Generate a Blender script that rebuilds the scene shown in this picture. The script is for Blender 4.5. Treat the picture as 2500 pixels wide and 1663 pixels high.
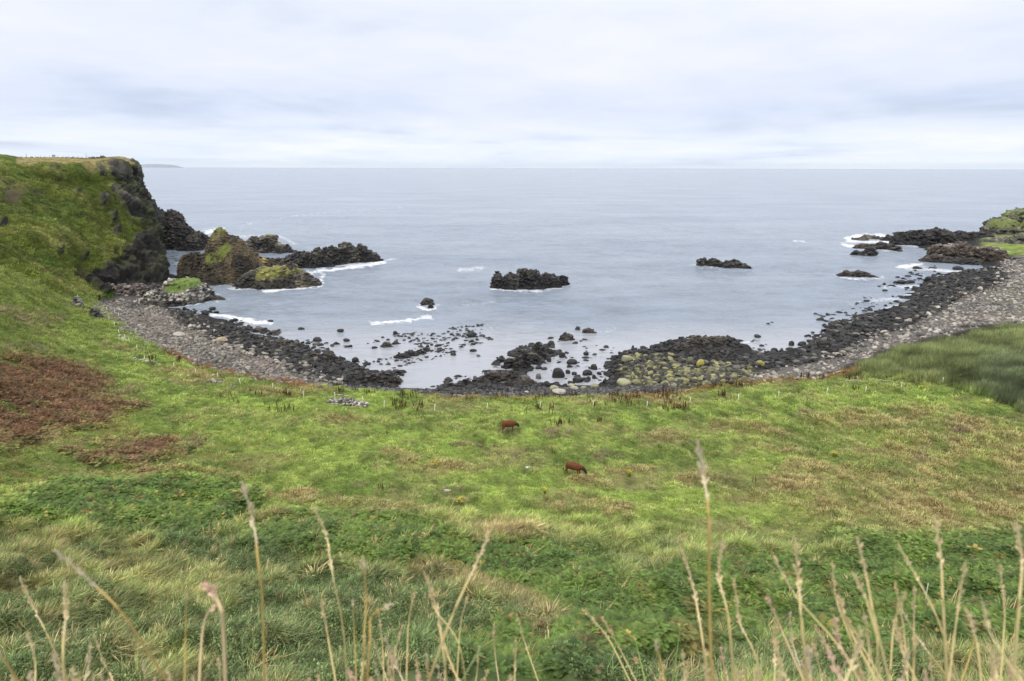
import bpy, bmesh, math, random
import numpy as np
from mathutils import Vector, Matrix
random.seed(7); RNG = np.random.default_rng(11)
S = bpy.context.scene
for o in list(bpy.data.objects): bpy.data.objects.remove(o)
COL = S.collection

# ------------------------------------------------------------------ camera
H = 40.0; FPX = 1667.0; CX, CY = 1250.0, 831.5
PITCH = math.atan((CY-409.0)/FPX); ROLL = math.radians(0.13)
cam = bpy.data.cameras.new('camera'); camo = bpy.data.objects.new('camera', cam); COL.objects.link(camo)
cam.sensor_width = 36; cam.lens = FPX/2500*36
cam.clip_start = 0.05; cam.clip_end = 120000
CM = Matrix.Rotation(math.pi/2-PITCH, 4, 'X') @ Matrix.Rotation(ROLL, 4, 'Z')
camo.matrix_world = Matrix.Translation((0, 0, H)) @ CM
cam.dof.use_dof = True; cam.dof.focus_distance = 70; cam.dof.aperture_fstop = 5.0
S.camera = camo
R3 = np.array(CM.to_3x3())

# ------------------------------------------------------------------ light
SUN_EL, SUN_AZ = math.radians(52), math.radians(205)      # behind the camera, to the left
world = bpy.data.worlds.new('World'); S.world = world; world.use_nodes = True
def N(nt, t, **kw):
    n = nt.nodes.new(t)
    for k, v in kw.items():
        if hasattr(n, k): setattr(n, k, v)
    return n
def L(nt, a, b): nt.links.new(a, b)
def math_n(nt, op, a=None, b=None, clamp=False):
    n = N(nt, 'ShaderNodeMath', operation=op, use_clamp=clamp)
    for i, v in enumerate((a, b)):
        if v is None: continue
        if isinstance(v, (int, float)): n.inputs[i].default_value = v
        else: L(nt, v, n.inputs[i])
    return n.outputs[0]
def ramp(nt, fac, stops):
    n = N(nt, 'ShaderNodeValToRGB'); e = n.color_ramp.elements
    while len(e) < len(stops): e.new(0.5)
    for i, (p, c) in enumerate(stops):
        e[i].position = p; e[i].color = (*c, 1) if len(c) == 3 else c
    L(nt, fac, n.inputs[0]); return n.outputs[0]
def mixc(nt, fac, a, b, mode='MIX'):
    n = N(nt, 'ShaderNodeMix', data_type='RGBA', blend_type=mode)
    for i, v in ((0, fac), (6, a), (7, b)):
        if isinstance(v, (int, float)): n.inputs[i].default_value = v
        elif isinstance(v, tuple): n.inputs[i].default_value = (*v, 1)
        else: L(nt, v, n.inputs[i])
    return n.outputs[2]
def noise_n(nt, vec, scale, detail=4, rough=0.55, dist=0.0):
    n = N(nt, 'ShaderNodeTexNoise'); n.inputs['Scale'].default_value = scale
    n.inputs['Detail'].default_value = detail; n.inputs['Roughness'].default_value = rough
    n.inputs['Distortion'].default_value = dist
    L(nt, vec, n.inputs['Vector']); return n.outputs[0]
nt = world.node_tree; nt.nodes.clear()
wo = N(nt, 'ShaderNodeOutputWorld'); bg = N(nt, 'ShaderNodeBackground'); L(nt, bg.outputs[0], wo.inputs[0])
tc = N(nt, 'ShaderNodeTexCoord')
sky = N(nt, 'ShaderNodeTexSky', sky_type='NISHITA'); sky.sun_disc = False
sky.sun_elevation = SUN_EL; sky.sun_rotation = SUN_AZ; sky.altitude = 40; sky.dust_density = 2
sep = N(nt, 'ShaderNodeSeparateXYZ'); L(nt, tc.outputs['Generated'], sep.inputs[0])
zz = math_n(nt, 'ADD', math_n(nt, 'MAXIMUM', sep.outputs[2], 0.0), 0.075)
cxn = math_n(nt, 'DIVIDE', sep.outputs[0], zz); cyn = math_n(nt, 'DIVIDE', sep.outputs[1], zz)
cmb = N(nt, 'ShaderNodeCombineXYZ'); L(nt, cxn, cmb.inputs[0]); L(nt, cyn, cmb.inputs[1])
mp = N(nt, 'ShaderNodeMapping'); L(nt, cmb.outputs[0], mp.inputs[0])
mp.inputs['Rotation'].default_value = (0, 0, 0.12); mp.inputs['Scale'].default_value = (0.42, 0.36, 1)
n1 = noise_n(nt, mp.outputs[0], 0.75, 6, 0.52, 0.5)
n2 = noise_n(nt, mp.outputs[0], 2.6, 6, 0.6, 0.3)
cl = math_n(nt, 'ADD', math_n(nt, 'MULTIPLY', n1, 0.72), math_n(nt, 'MULTIPLY', n2, 0.28))
ccol = ramp(nt, cl, [(0.36, (0.555, 0.61, 0.735)), (0.46, (0.635, 0.675, 0.76)), (0.56, (0.70, 0.72, 0.765)), (0.68, (0.78, 0.785, 0.80))])
# clear-sky blue where the cloud sheet is thin
thin = ramp(nt, n1, [(0.30, (1, 1, 1)), (0.44, (0, 0, 0))])
skys = mixc(nt, 1.0, sky.outputs[0], (0.095, 0.095, 0.095), 'MULTIPLY')
c2 = mixc(nt, math_n(nt, 'MULTIPLY', thin, 0.32), ccol, skys)
# bluer towards the horizon; overcast skies brighten towards the zenith
hz = ramp(nt, sep.outputs[2], [(0.0, (0.99, 1.02, 1.05)), (0.03, (1.03, 1.04, 1.05)), (0.075, (0.88, 0.915, 0.985)), (0.14, (0.98, 0.98, 1.0)), (0.24, (1, 1, 1))])
c3 = mixc(nt, 1.0, c2, hz, 'MULTIPLY')
zen = ramp(nt, sep.outputs[2], [(0.0, (0, 0, 0)), (1.0, (1, 1, 1))])
gain = math_n(nt, 'ADD', math_n(nt, 'MULTIPLY', math_n(nt, 'MAXIMUM', math_n(nt, 'SUBTRACT', sep.outputs[2], 0.2), 0.0), 1.35), 1.0)
c3 = mixc(nt, 1.0, c3, ramp(nt, sep.outputs[2], [(0.2, (1, 1, 1)), (0.7, (1.06, 1.0, 0.93))]), 'MULTIPLY')
cg = N(nt, 'ShaderNodeVectorMath', operation='SCALE'); L(nt, c3, cg.inputs[0]); L(nt, gain, cg.inputs['Scale'])
L(nt, cg.outputs[0], bg.inputs[0]); bg.inputs[1].default_value = 1.0
world.cycles.sampling_method = 'MANUAL'; world.cycles.sample_map_resolution = 512
sl = bpy.data.lights.new('sun', 'SUN'); sl.energy = 1.5; sl.angle = math.radians(16); sl.color = (1, 0.92, 0.80)
so = bpy.data.objects.new('sun', sl); COL.objects.link(so)
sd = Vector((math.sin(SUN_AZ)*math.cos(SUN_EL), math.cos(SUN_AZ)*math.cos(SUN_EL), math.sin(SUN_EL)))
so.rotation_euler = sd.to_track_quat('Z', 'Y').to_euler(); so.location = (0, -20, 80)
S.view_settings.view_transform = 'Standard'; S.view_settings.look = 'None'
S.view_settings.gamma = 1; S.view_settings.use_curve_mapping = False; S.view_settings.exposure = 0.42

# ------------------------------------------------------------------ numeric helpers
def _h(ix, iy, iz, seed):
    n = (ix*374761393 + iy*668265263 + iz*2147483647 + seed*974634777) & 0xffffffff
    n = ((n ^ (n >> 13))*1274126177) & 0xffffffff
    n = ((n ^ (n >> 16))*2246822519) & 0xffffffff
    return ((n ^ (n >> 15)) & 0xffffff)/float(0xffffff)
def vnoise(x, y, z=0.0, seed=0):
    x, y, z = np.broadcast_arrays(np.asarray(x, float), y, z)
    ix, iy, iz = (np.floor(a).astype(np.int64) for a in (x, y, z))
    fx, fy, fz = x-ix, y-iy, z-iz
    fx, fy, fz = (f*f*f*(f*(f*6-15)+10) for f in (fx, fy, fz))
    r = 0
    for dx in (0, 1):
        for dy in (0, 1):
            for dz in (0, 1):
                w = (fx if dx else 1-fx)*(fy if dy else 1-fy)*(fz if dz else 1-fz)
                r = r + w*_h(ix+dx, iy+dy, iz+dz, seed)
    return r*2-1
def fbm(x, y, z=0.0, oct=4, seed=0, gain=0.5, ridged=False):
    a, s, t = 1.0, 0, 0
    for k in range(oct):
        v = vnoise(x*2**k+k*17.3, y*2**k-k*9.1, z*2**k if not np.isscalar(z) else z+k*3.7, seed+k)
        if ridged: v = 1-2*np.abs(v)
        s = s+a*v; t += a; a *= gain
    return s/t
def voro(x, y, z, seed=0):
    """cell value and distance for blocky rock"""
    ix, iy, iz = (np.floor(a).astype(np.int64) for a in (x, y, z))
    best = np.full(x.shape, 9.0); val = np.zeros(x.shape)
    for dx in (-1, 0, 1):
        for dy in (-1, 0, 1):
            for dz in (-1, 0, 1):
                jx, jy, jz = ix+dx, iy+dy, iz+dz
                px = jx+_h(jx, jy, jz, seed); py = jy+_h(jx, jy, jz, seed+1); pz = jz+_h(jx, jy, jz, seed+2)
                d = (px-x)**2+(py-y)**2+(pz-z)**2; m = d < best
                best = np.where(m, d, best); val = np.where(m, _h(jx, jy, jz, seed+3), val)
    return val, np.sqrt(best)
def sstep(a, b, x):
    t = np.clip((x-a)/(b-a), 0, 1); return t*t*(3-2*t)
def ray(px, py):
    v = np.stack(np.broadcast_arrays((np.asarray(px, float)-CX), CY-np.asarray(py, float), -FPX), -1)
    w = v @ R3.T
    return w/np.hypot(w[..., 0], w[..., 1])[..., None]      # unit horizontal length
def at_z(px, py, z=0.0):
    r = ray(px, py); d = (z-H)/r[..., 2]; p = r*np.asarray(d)[..., None]; p[..., 2] += H; return p
def at_d(px, py, d):
    r = ray(px, py); p = r*np.asarray(d)[..., None]; p[..., 2] += H; return p
def proj(P):
    q = (np.asarray(P, float)-np.array([0, 0, H])) @ R3
    f = np.maximum(-q[..., 2], 1e-3)
    return CX+FPX*q[..., 0]/f, CY-FPX*q[..., 1]/f
def inpoly(px, py, poly):
    c = np.zeros(px.shape, bool); n = len(poly)
    for i in range(n):
        x1, y1 = poly[i]; x2, y2 = poly[(i+1) % n]
        if y1 == y2: continue
        m = ((y1 > py) != (y2 > py)) & (px < (x2-x1)*(py-y1)/(y2-y1)+x1); c ^= m
    return c
def dseg(px, py, pts):
    """distance in px to a polyline"""
    best = np.full(px.shape, 1e9)
    for (x1, y1), (x2, y2) in zip(pts[:-1], pts[1:]):
        dx, dy = x2-x1, y2-y1; t = np.clip(((px-x1)*dx+(py-y1)*dy)/(dx*dx+dy*dy+1e-9), 0, 1)
        best = np.minimum(best, np.hypot(px-x1-t*dx, (py-y1-t*dy)*1.0))
    return best
def spoly(px, py, poly, soft):
    """soft polygon mask"""
    d = dseg(px, py, list(poly)+[poly[0]]); ins = inpoly(px, py, poly)
    return sstep(-soft, soft, np.where(ins, d, -d))
def ell(px, py, cx, cy, rx, ry, soft=0.35):
    return 1-sstep(1-soft, 1+soft, np.hypot((px-cx)/rx, (py-cy)/ry))

# ------------------------------------------------------------------ object helpers
def tag(o, label=None, cat=None, group=None, kind=None):
    if label: o['label'] = label
    if cat: o['category'] = cat
    if group: o['group'] = group
    if kind: o['kind'] = kind
    return o
def mesh_np(name, V, F, mat=None, cols=None, smooth=True, parent=None, extra=None):
    me = bpy.data.meshes.new(name); V = np.asarray(V, np.float32); F = np.asarray(F, np.int32)
    k = F.shape[1]
    me.vertices.add(len(V)); me.vertices.foreach_set('co', V.ravel())
    me.loops.add(F.size); me.loops.foreach_set('vertex_index', F.ravel())
    me.polygons.add(len(F)); me.polygons.foreach_set('loop_start', np.arange(0, F.size, k, dtype=np.int32))
    me.polygons.foreach_set('loop_total', np.full(len(F), k, np.int32))
    me.polygons.foreach_set('use_smooth', np.full(len(F), smooth))
    me.update(calc_edges=True)
    if cols is not None:
        a = me.color_attributes.new('col', 'FLOAT_COLOR', 'POINT')
        c = np.ones((len(V), 4), np.float32); c[:, :3] = cols; a.data.foreach_set('color', c.ravel())
    for kx, vx in (extra or {}).items():
        a = me.attributes.new(kx, 'FLOAT', 'POINT'); a.data.foreach_set('value', np.asarray(vx, np.float32))
    if mat: me.materials.append(mat)
    o = bpy.data.objects.new(name, me); COL.objects.link(o)
    if parent: o.parent = parent
    return o
def grid_faces(n, m):
    i = np.arange(n-1)[:, None]*m+np.arange(m-1)[None]
    return np.stack([i, i+m, i+m+1, i+1], -1).reshape(-1, 4)
def empty(name, loc, rz=0):
    o = bpy.data.objects.new(name, None); COL.objects.link(o); o.location = loc; o.rotation_euler.z = rz
    o.empty_display_size = 0.2; return o

# ------------------------------------------------------------------ materials
def pmat(name, rough=0.85, spec=0.3):
    m = bpy.data.materials.new(name); m.use_nodes = True; t = m.node_tree
    b = t.nodes['Principled BSDF']; b.inputs['Roughness'].default_value = rough
    b.inputs['Specular IOR Level'].default_value = spec; return m, t, b
def flat(name, c, rough=0.8, var=0.15, scale=8):
    m, t, b = pmat(name, rough); g = N(t, 'ShaderNodeTexCoord')
    n = noise_n(t, g.outputs['Object'], scale, 4)
    L(t, ramp(t, n, [(0.3, tuple(x*(1-var) for x in c)), (0.7, tuple(min(1, x*(1+var)) for x in c))]), b.inputs[0]); return m
def ground_mat():
    m, t, b = pmat('ground_cover', 0.95, 0.1); a = N(t, 'ShaderNodeAttribute', attribute_name='col')
    g = N(t, 'ShaderNodeNewGeometry')
    n = noise_n(t, g.outputs['Position'], 2.2, 6, 0.7); n2 = noise_n(t, g.outputs['Position'], 0.35, 4, 0.6)
    k = math_n(t, 'ADD', math_n(t, 'MULTIPLY', n, 1.15), math_n(t, 'MULTIPLY', n2, 0.7))
    v = N(t, 'ShaderNodeVectorMath', operation='SCALE'); L(t, a.outputs[0], v.inputs[0]); L(t, math_n(t, 'ADD', k, 0.08), v.inputs['Scale'])
    L(t, v.outputs[0], b.inputs[0])
    bp = N(t, 'ShaderNodeBump'); bp.inputs['Strength'].default_value = 0.7; bp.inputs['Distance'].default_value = 0.25
    L(t, n, bp.inputs['Height']); L(t, bp.outputs[0], b.inputs['Normal']); return m
def rock_mat(name, src, rough=0.75, sc=1.0):
    m, t, b = pmat(name, rough, 0.35); g = N(t, 'ShaderNodeNewGeometry')
    if src == 'attr': a = N(t, 'ShaderNodeAttribute', attribute_name='col').outputs[0]
    elif src == 'inst':
        an = N(t, 'ShaderNodeAttribute', attribute_name='icol'); an.attribute_type = 'INSTANCER'; a = an.outputs[0]
    else: a = N(t, 'ShaderNodeObjectInfo').outputs['Color']
    n = noise_n(t, g.outputs['Position'], 1.6*sc, 7, 0.72); n2 = noise_n(t, g.outputs['Position'], 0.5*sc, 3, 0.5)
    k = math_n(t, 'ADD', math_n(t, 'MULTIPLY', n, 1.5), math_n(t, 'ADD', math_n(t, 'MULTIPLY', n2, 0.6), -0.05))
    v = N(t, 'ShaderNodeVectorMath', operation='SCALE'); L(t, a, v.inputs[0]); L(t, k, v.inputs['Scale'])
    # lichen and barnacle flecks
    fl = ramp(t, noise_n(t, g.outputs['Position'], 5.5*sc, 3, 0.6), [(0.63, (0, 0, 0)), (0.70, (1, 1, 1))])
    fv = N(t, 'ShaderNodeVectorMath', operation='SCALE'); L(t, v.outputs[0], fv.inputs[0]); fv.inputs['Scale'].default_value = 1.9
    L(t, mixc(t, math_n(t, 'MULTIPLY', fl, 0.5), v.outputs[0], fv.outputs[0]), b.inputs[0])
    bp = N(t, 'ShaderNodeBump'); bp.inputs['Strength'].default_value = 0.8; bp.inputs['Distance'].default_value = 0.3/sc
    L(t, n, bp.inputs['Height']); L(t, bp.outputs[0], b.inputs['Normal']); return m
def leaf_mat(name, trans=0.25, inst=True):
    m = bpy.data.materials.new(name); m.use_nodes = True; t = m.node_tree; b = t.nodes['Principled BSDF']
    b.inputs['Roughness'].default_value = 0.6; b.inputs['Specular IOR Level'].default_value = 0.2
    if inst:
        a = N(t, 'ShaderNodeAttribute', attribute_name='icol'); a.attribute_type = 'INSTANCER'; a = a.outputs[0]
    else: a = N(t, 'ShaderNodeObjectInfo').outputs['Color']
    vr = N(t, 'ShaderNodeAttribute', attribute_name='var')
    v = N(t, 'ShaderNodeVectorMath', operation='SCALE'); L(t, a, v.inputs[0]); L(t, vr.outputs['Fac'], v.inputs['Scale'])
    L(t, v.outputs[0], b.inputs[0])
    tr = N(t, 'ShaderNodeBsdfTranslucent'); L(t, v.outputs[0], tr.inputs[0])
    mx = N(t, 'ShaderNodeMixShader'); mx.inputs[0].default_value = trans
    L(t, b.outputs[0], mx.inputs[1]); L(t, tr.outputs[0], mx.inputs[2])
    L(t, mx.outputs[0], t.nodes['Material Output'].inputs[0]); return m
M_GROUND = ground_mat(); M_ROCK = rock_mat('basalt', 'attr'); M_RI = rock_mat('beach_stone', 'inst', 0.62, 2.0); M_RO = rock_mat('boulder_stone', 'obj', 0.55, 1.6)
M_LEAF = leaf_mat('grass_blade'); M_LEAFO = leaf_mat('dry_stem', 0.2, False)

# ------------------------------------------------------------------ ground heights
GE = [(-200, 640), (225, 640), (236, 742), (255, 753), (310, 806), (390, 846), (480, 885), (600, 912), (740, 936), (900, 951), (1060, 965), (1220, 968),
      (1485, 967), (1655, 955), (1800, 930), (1970, 919), (2090, 905), (2180, 862), (2230, 850), (2390, 811), (2600, 788)]
GEX, GEY = np.array(GE, float).T
ctrl = []
def c_(y, row):
    for x, z in row: ctrl.append((x, y, z))
X5 = (0, 625, 1250, 1875, 2500)
c_(1663, zip(X5, (21, 20, 19.5, 19, 18.2))); c_(1580, zip(X5, (19.3, 17.4, 16.6, 15.2, 14.2)))
c_(1500, zip(X5, (18, 15, 13.6, 11.8, 10.8))); c_(1400, zip(X5, (16, 11.5, 9.6, 7.6, 6.6)))
c_(1300, zip(X5, (14, 8.3, 6, 4.6, 4.6))); c_(1200, ((0, 12), (300, 8.6), (625, 5.8), (1250, 4.2), (1875, 4), (2500, 4.2)))
c_(1100, ((0, 11), (300, 7.2), (625, 4.8), (1250, 4), (1875, 3.8), (2500, 4.2))); c_(1000, ((0, 11), (300, 6.2), (625, 4.1), (1250, 3.6), (1875, 3.6), (2300, 4), (2500, 5)))
c_(900, ((0, 12), (150, 8.6), (300, 5.6), (2250, 4.2), (2400, 5.2), (2500, 5.8))); c_(850, ((0, 13), (150, 8.8), (280, 5.2), (2400, 5.0), (2500, 5.6)))
ctrl += [(0, 740, 15), (-100, 740, 19), (-100, 900, 16), (-100, 1200, 15), (-100, 1500, 20), (0, 660, 18.5), (100, 700, 12), (100, 770, 9.5), (200, 740, 6), (200, 790, 5.2), (190, 690, 8), (225, 705, 5.5), (150, 660, 12),
         (2600, 900, 6.2), (2600, 1200, 4.4), (2600, 1500, 11)]
for (x, y), z in zip(GE[3:], (4, 3.5, 3.2, 3, 2.9, 2.8, 2.7, 2.6, 2.6, 2.6, 2.7, 3, 3, 3.2, 3.6, 3.7, 4.2, 4.6)): ctrl.append((x, y, z))
for x, y in ((415, 752), (500, 768), (600, 806), (690, 842), (750, 858), (830, 888), (880, 900), (950, 948), (1000, 952), (1100, 954), (1300, 955), (1480, 940), (1500, 882),
             (1600, 852), (1800, 838), (1830, 862), (1920, 862), (2015, 832), (2070, 788), (2200, 745), (2250, 695), (2330, 666), (2420, 652)): ctrl.append((x, y, 0.12))
ctrl += [(245, 738, 1.6), (290, 735, 1.2), (340, 748, 0.9), (260, 712, 2.6), (330, 712, 2.2), (300, 690, 4), (480, 735, -0.8), (600, 745, -1.5), (700, 790, -1.5), (850, 850, -0.6), (1000, 900, -0.45), (1180, 850, -1), (1420, 890, -0.4), (1600, 790, -1.5),
         (1900, 780, -1.2), (2080, 710, -1.5), (2230, 640, -1.6), (1250, 700, -5), (500, 600, -5), (900, 600, -6), (1700, 600, -6), (2200, 540, -6), (420, 660, -1.2), (1250, 560, -8), (2500, 540, -3),
         (1310, 890, -.1), (1200, 925, -.12), (800, 915, .5), (860, 925, .35), (1700, 870, .6), (1730, 835, .4), (1650, 905, .9), (1550, 925, .9), (600, 835, .5), (700, 875, .6), (520, 800, .6), (1300, 935, -.1),
         (500, 850, 2.0), (400, 800, 1.8), (640, 895, 1.9), (2400, 700, 2.3), (2480, 740, 3.4), (2300, 755, 1.7), (2220, 800, 2.2), (2100, 860, 1.9), (1950, 893, 1.6), (2500, 655, 3), (2500, 610, 4.5), (2600, 640, 6), (2440, 640, 1.5), (2600, 560, 6)]
pw = np.array([at_z(a, b, c) for a, b, c in ctrl])
near = [(a, d, z) for a in (-0.95, -0.5, -0.2, 0, 0.25, 0.55, 0.95) for d, z in ((0.6, 38.35), (1.6, 37.8), (3, 36.3), (6, 33.5), (10, 30.2), (16, 25.6))]
pw = np.vstack([pw, [(math.sin(a)*d, math.cos(a)*d, z) for a, d, z in near]])
def uv(x, y): return np.stack([np.arctan2(x, y)*1.5, np.log(np.hypot(x, y))], -1)
U = uv(pw[:, 0], pw[:, 1])
def kern(r2): return np.sqrt(r2+0.0012)
A = kern(((U[:, None]-U[None])**2).sum(-1)); n_ = len(U)
B = np.zeros((n_+3, n_+3)); B[:n_, :n_] = A+np.eye(n_)*-2e-3; B[:n_, n_] = 1; B[n_, :n_] = 1; B[:n_, n_+1:] = U; B[n_+1:, :n_] = U.T
WW = np.linalg.solve(B, np.r_[pw[:, 2], 0, 0, 0])
def base_h(x, y):
    q = uv(x, y).reshape(-1, 2); out = np.empty(len(q))
    for s in range(0, len(q), 20000):
        c = q[s:s+20000]; out[s:s+20000] = kern(((c[:, None]-U[None])**2).sum(-1)) @ WW[:n_]+WW[n_]+c @ WW[n_+1:]
    return out.reshape(np.shape(x))
NA, ND = 440, 620; AZ0, AZ1 = -1.02, 1.02; LD0, LD1 = math.log(0.5), math.log(500)
AZ = np.linspace(AZ0, AZ1, NA); LD = np.linspace(LD0, LD1, ND)
aa, ll = np.meshgrid(AZ, LD, indexing='ij'); dd = np.exp(ll); GX, GY = np.sin(aa)*dd, np.cos(aa)*dd
# coarse RBF then upsample
ac, lc = np.linspace(AZ0, AZ1, 150), np.linspace(LD0, LD1, 210); a2, l2 = np.meshgrid(ac, lc, indexing='ij'); Zc = base_h(np.sin(a2)*np.exp(l2), np.cos(a2)*np.exp(l2))
def bil(Z, u, v):
    n, m = Z.shape; u = np.clip(u, 0, 1)*(n-1); v = np.clip(v, 0, 1)*(m-1)
    i = np.minimum(u.astype(int), n-2); j = np.minimum(v.astype(int), m-2); fu, fv = u-i, v-j
    return (Z[i, j]*(1-fu)+Z[i+1, j]*fu)*(1-fv)+(Z[i, j+1]*(1-fu)+Z[i+1, j+1]*fu)*fv
GZ = bil(Zc, (aa-AZ0)/(AZ1-AZ0), (ll-LD0)/(LD1-LD0))

# ---- masks, authored on the photograph and carried by the ground
FERN = [[(60, 1215), (250, 1180), (480, 1168), (620, 1195), (640, 1240), (560, 1300), (480, 1320), (330, 1300), (200, 1290), (60, 1250)],
        [(590, 1310), (700, 1262), (900, 1248), (1050, 1262), (1130, 1325), (1300, 1325), (1490, 1350), (1560, 1410), (1540, 1440), (1600, 1420), (1720, 1365), (1850, 1345), (1960, 1370), (2060, 1310), (2250, 1315), (2320, 1305), (2600, 1290), (2600, 1600),
         (2200, 1600), (1900, 1580), (1700, 1610), (1400, 1700), (1150, 1700), (1130, 1560), (1250, 1490), (1150, 1440), (950, 1400), (780, 1370), (640, 1340)],
        [(0, 1235), (60, 1230), (160, 1280), (60, 1300), (0, 1290)]]
SHRUB = [[(560, 1440), (800, 1400), (1000, 1420), (1180, 1480), (1150, 1560), (1180, 1700), (500, 1700), (480, 1520)], [(380, 1290), (640, 1330), (760, 1390), (600, 1420), (430, 1370)], [(0, 1560), (160, 1520), (300, 1600), (330, 1700), (0, 1700)], [(1400, 1600), (1800, 1590), (2200, 1610), (2200, 1700), (1400, 1700)]]
BROWN = [[(-100, 870), (40, 862), (130, 872), (250, 912), (270, 925), (240, 958), (340, 985), (300, 1015), (280, 1045), (200, 1055), (100, 1078), (60, 1090), (-100, 1100)],
         [(170, 1108), (260, 1085), (420, 1068), (450, 1090), (380, 1118), (250, 1125), (200, 1135)], [(330, 1150), (430, 1135), (500, 1150), (470, 1170), (360, 1170)]]
PALE = [(1790, 1045, 60, 16), (1870, 1052, 50, 14), (2110, 1030, 150, 24), (2230, 1008, 80, 16), (2350, 1040, 90, 22), (1900, 1100, 60, 10), (2030, 1150, 110, 16), (1960, 1190, 90, 22), (2200, 1170, 170, 30), (2380, 1100, 110, 26),
        (2400, 1190, 120, 40), (2120, 1235, 180, 26), (2300, 1260, 190, 28), (1850, 1215, 60, 20), (1560, 1150, 60, 12), (1490, 1180, 60, 12), (1720, 1170, 50, 14), (1000, 1120, 60, 14), (1120, 1150, 90, 14), (920, 1245, 130, 18),
        (760, 1215, 110, 14), (1250, 1300, 90, 22), (1400, 1230, 90, 18), (490, 915, 50, 10), (420, 905, 40, 8), (700, 950, 110, 12), (850, 1030, 60, 10), (470, 1075, 24, 12), (300, 1160, 90, 12), (1510, 965, 80, 8), (1650, 985, 50, 8), (1620, 1060, 50, 10), (1530, 1250, 60, 16), (430, 1020, 40, 9), (560, 1160, 50, 10)]
PINK = [(1360, 1058, 46, 12), (1110, 1196, 26, 7), (1243, 1054, 34, 6), (1965, 1011, 26, 4), (1138, 1086, 30, 7), (1195, 1090, 26, 6), (1270, 1105, 18, 6), (920, 1140, 20, 6), (485, 1075, 22, 12), (2350, 1050, 22, 5), (2300, 1075, 22, 5), (2245, 1120, 22, 6), (1480, 1110, 50, 9),
        (300, 955, 50, 14), (330, 990, 36, 10), (150, 905, 60, 10), (340, 1120, 40, 8), (880, 1184, 14, 4), (60, 850, 60, 9), (180, 890, 26, 6), (100, 780, 60, 16), (200, 1000, 60, 10), (20, 760, 30, 10)]
REED = [(2060, 915), (2110, 892), (2200, 850), (2300, 828), (2400, 800), (2620, 770), (2620, 1030), (2480, 1002), (2400, 965), (2300, 940), (2180, 928)]
LP = [(220, 742), (300, 732), (400, 752), (440, 785), (500, 815), (560, 845), (650, 872), (720, 895), (790, 915), (840, 935), (800, 950), (600, 925), (480, 893), (300, 812), (236, 756)]
RP = [(1835, 912), (1950, 886), (2050, 868), (2100, 835), (2220, 795), (2290, 765), (2360, 720), (2450, 690), (2440, 640), (2500, 624), (2700, 610), (2700, 790), (2390, 822), (2230, 860), (2120, 905), (1970, 930), (1800, 940)]
OLV = [(1505, 905), (1530, 868), (1640, 866), (1720, 884), (1830, 890), (1850, 915), (1800, 935), (1640, 945), (1540, 936)]
SHING = [(225, 718), (345, 722), (350, 748), (235, 746)]
GREEN1, GREEN2, OLIVE, DARKG = np.array((0.285, 0.375, 0.088)), np.array((0.195, 0.275, 0.064)), np.array((0.29, 0.28, 0.12)), np.array((0.085, 0.115, 0.04))
STRAW, PINKC, BROWNC, FERNC, HILL1, HILL2 = np.array((0.46, 0.385, 0.19)), np.array((0.30, 0.225, 0.155)), np.array((0.17, 0.097, 0.06)), np.array((0.088, 0.145, 0.038)), np.array((0.135, 0.165, 0.034)), np.array((0.225, 0.225, 0.075))
REEDC = np.array((0.18, 0.21, 0.088))
def lerp(a, b, t): return a*(1-t[..., None])+b*t[..., None]
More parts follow.
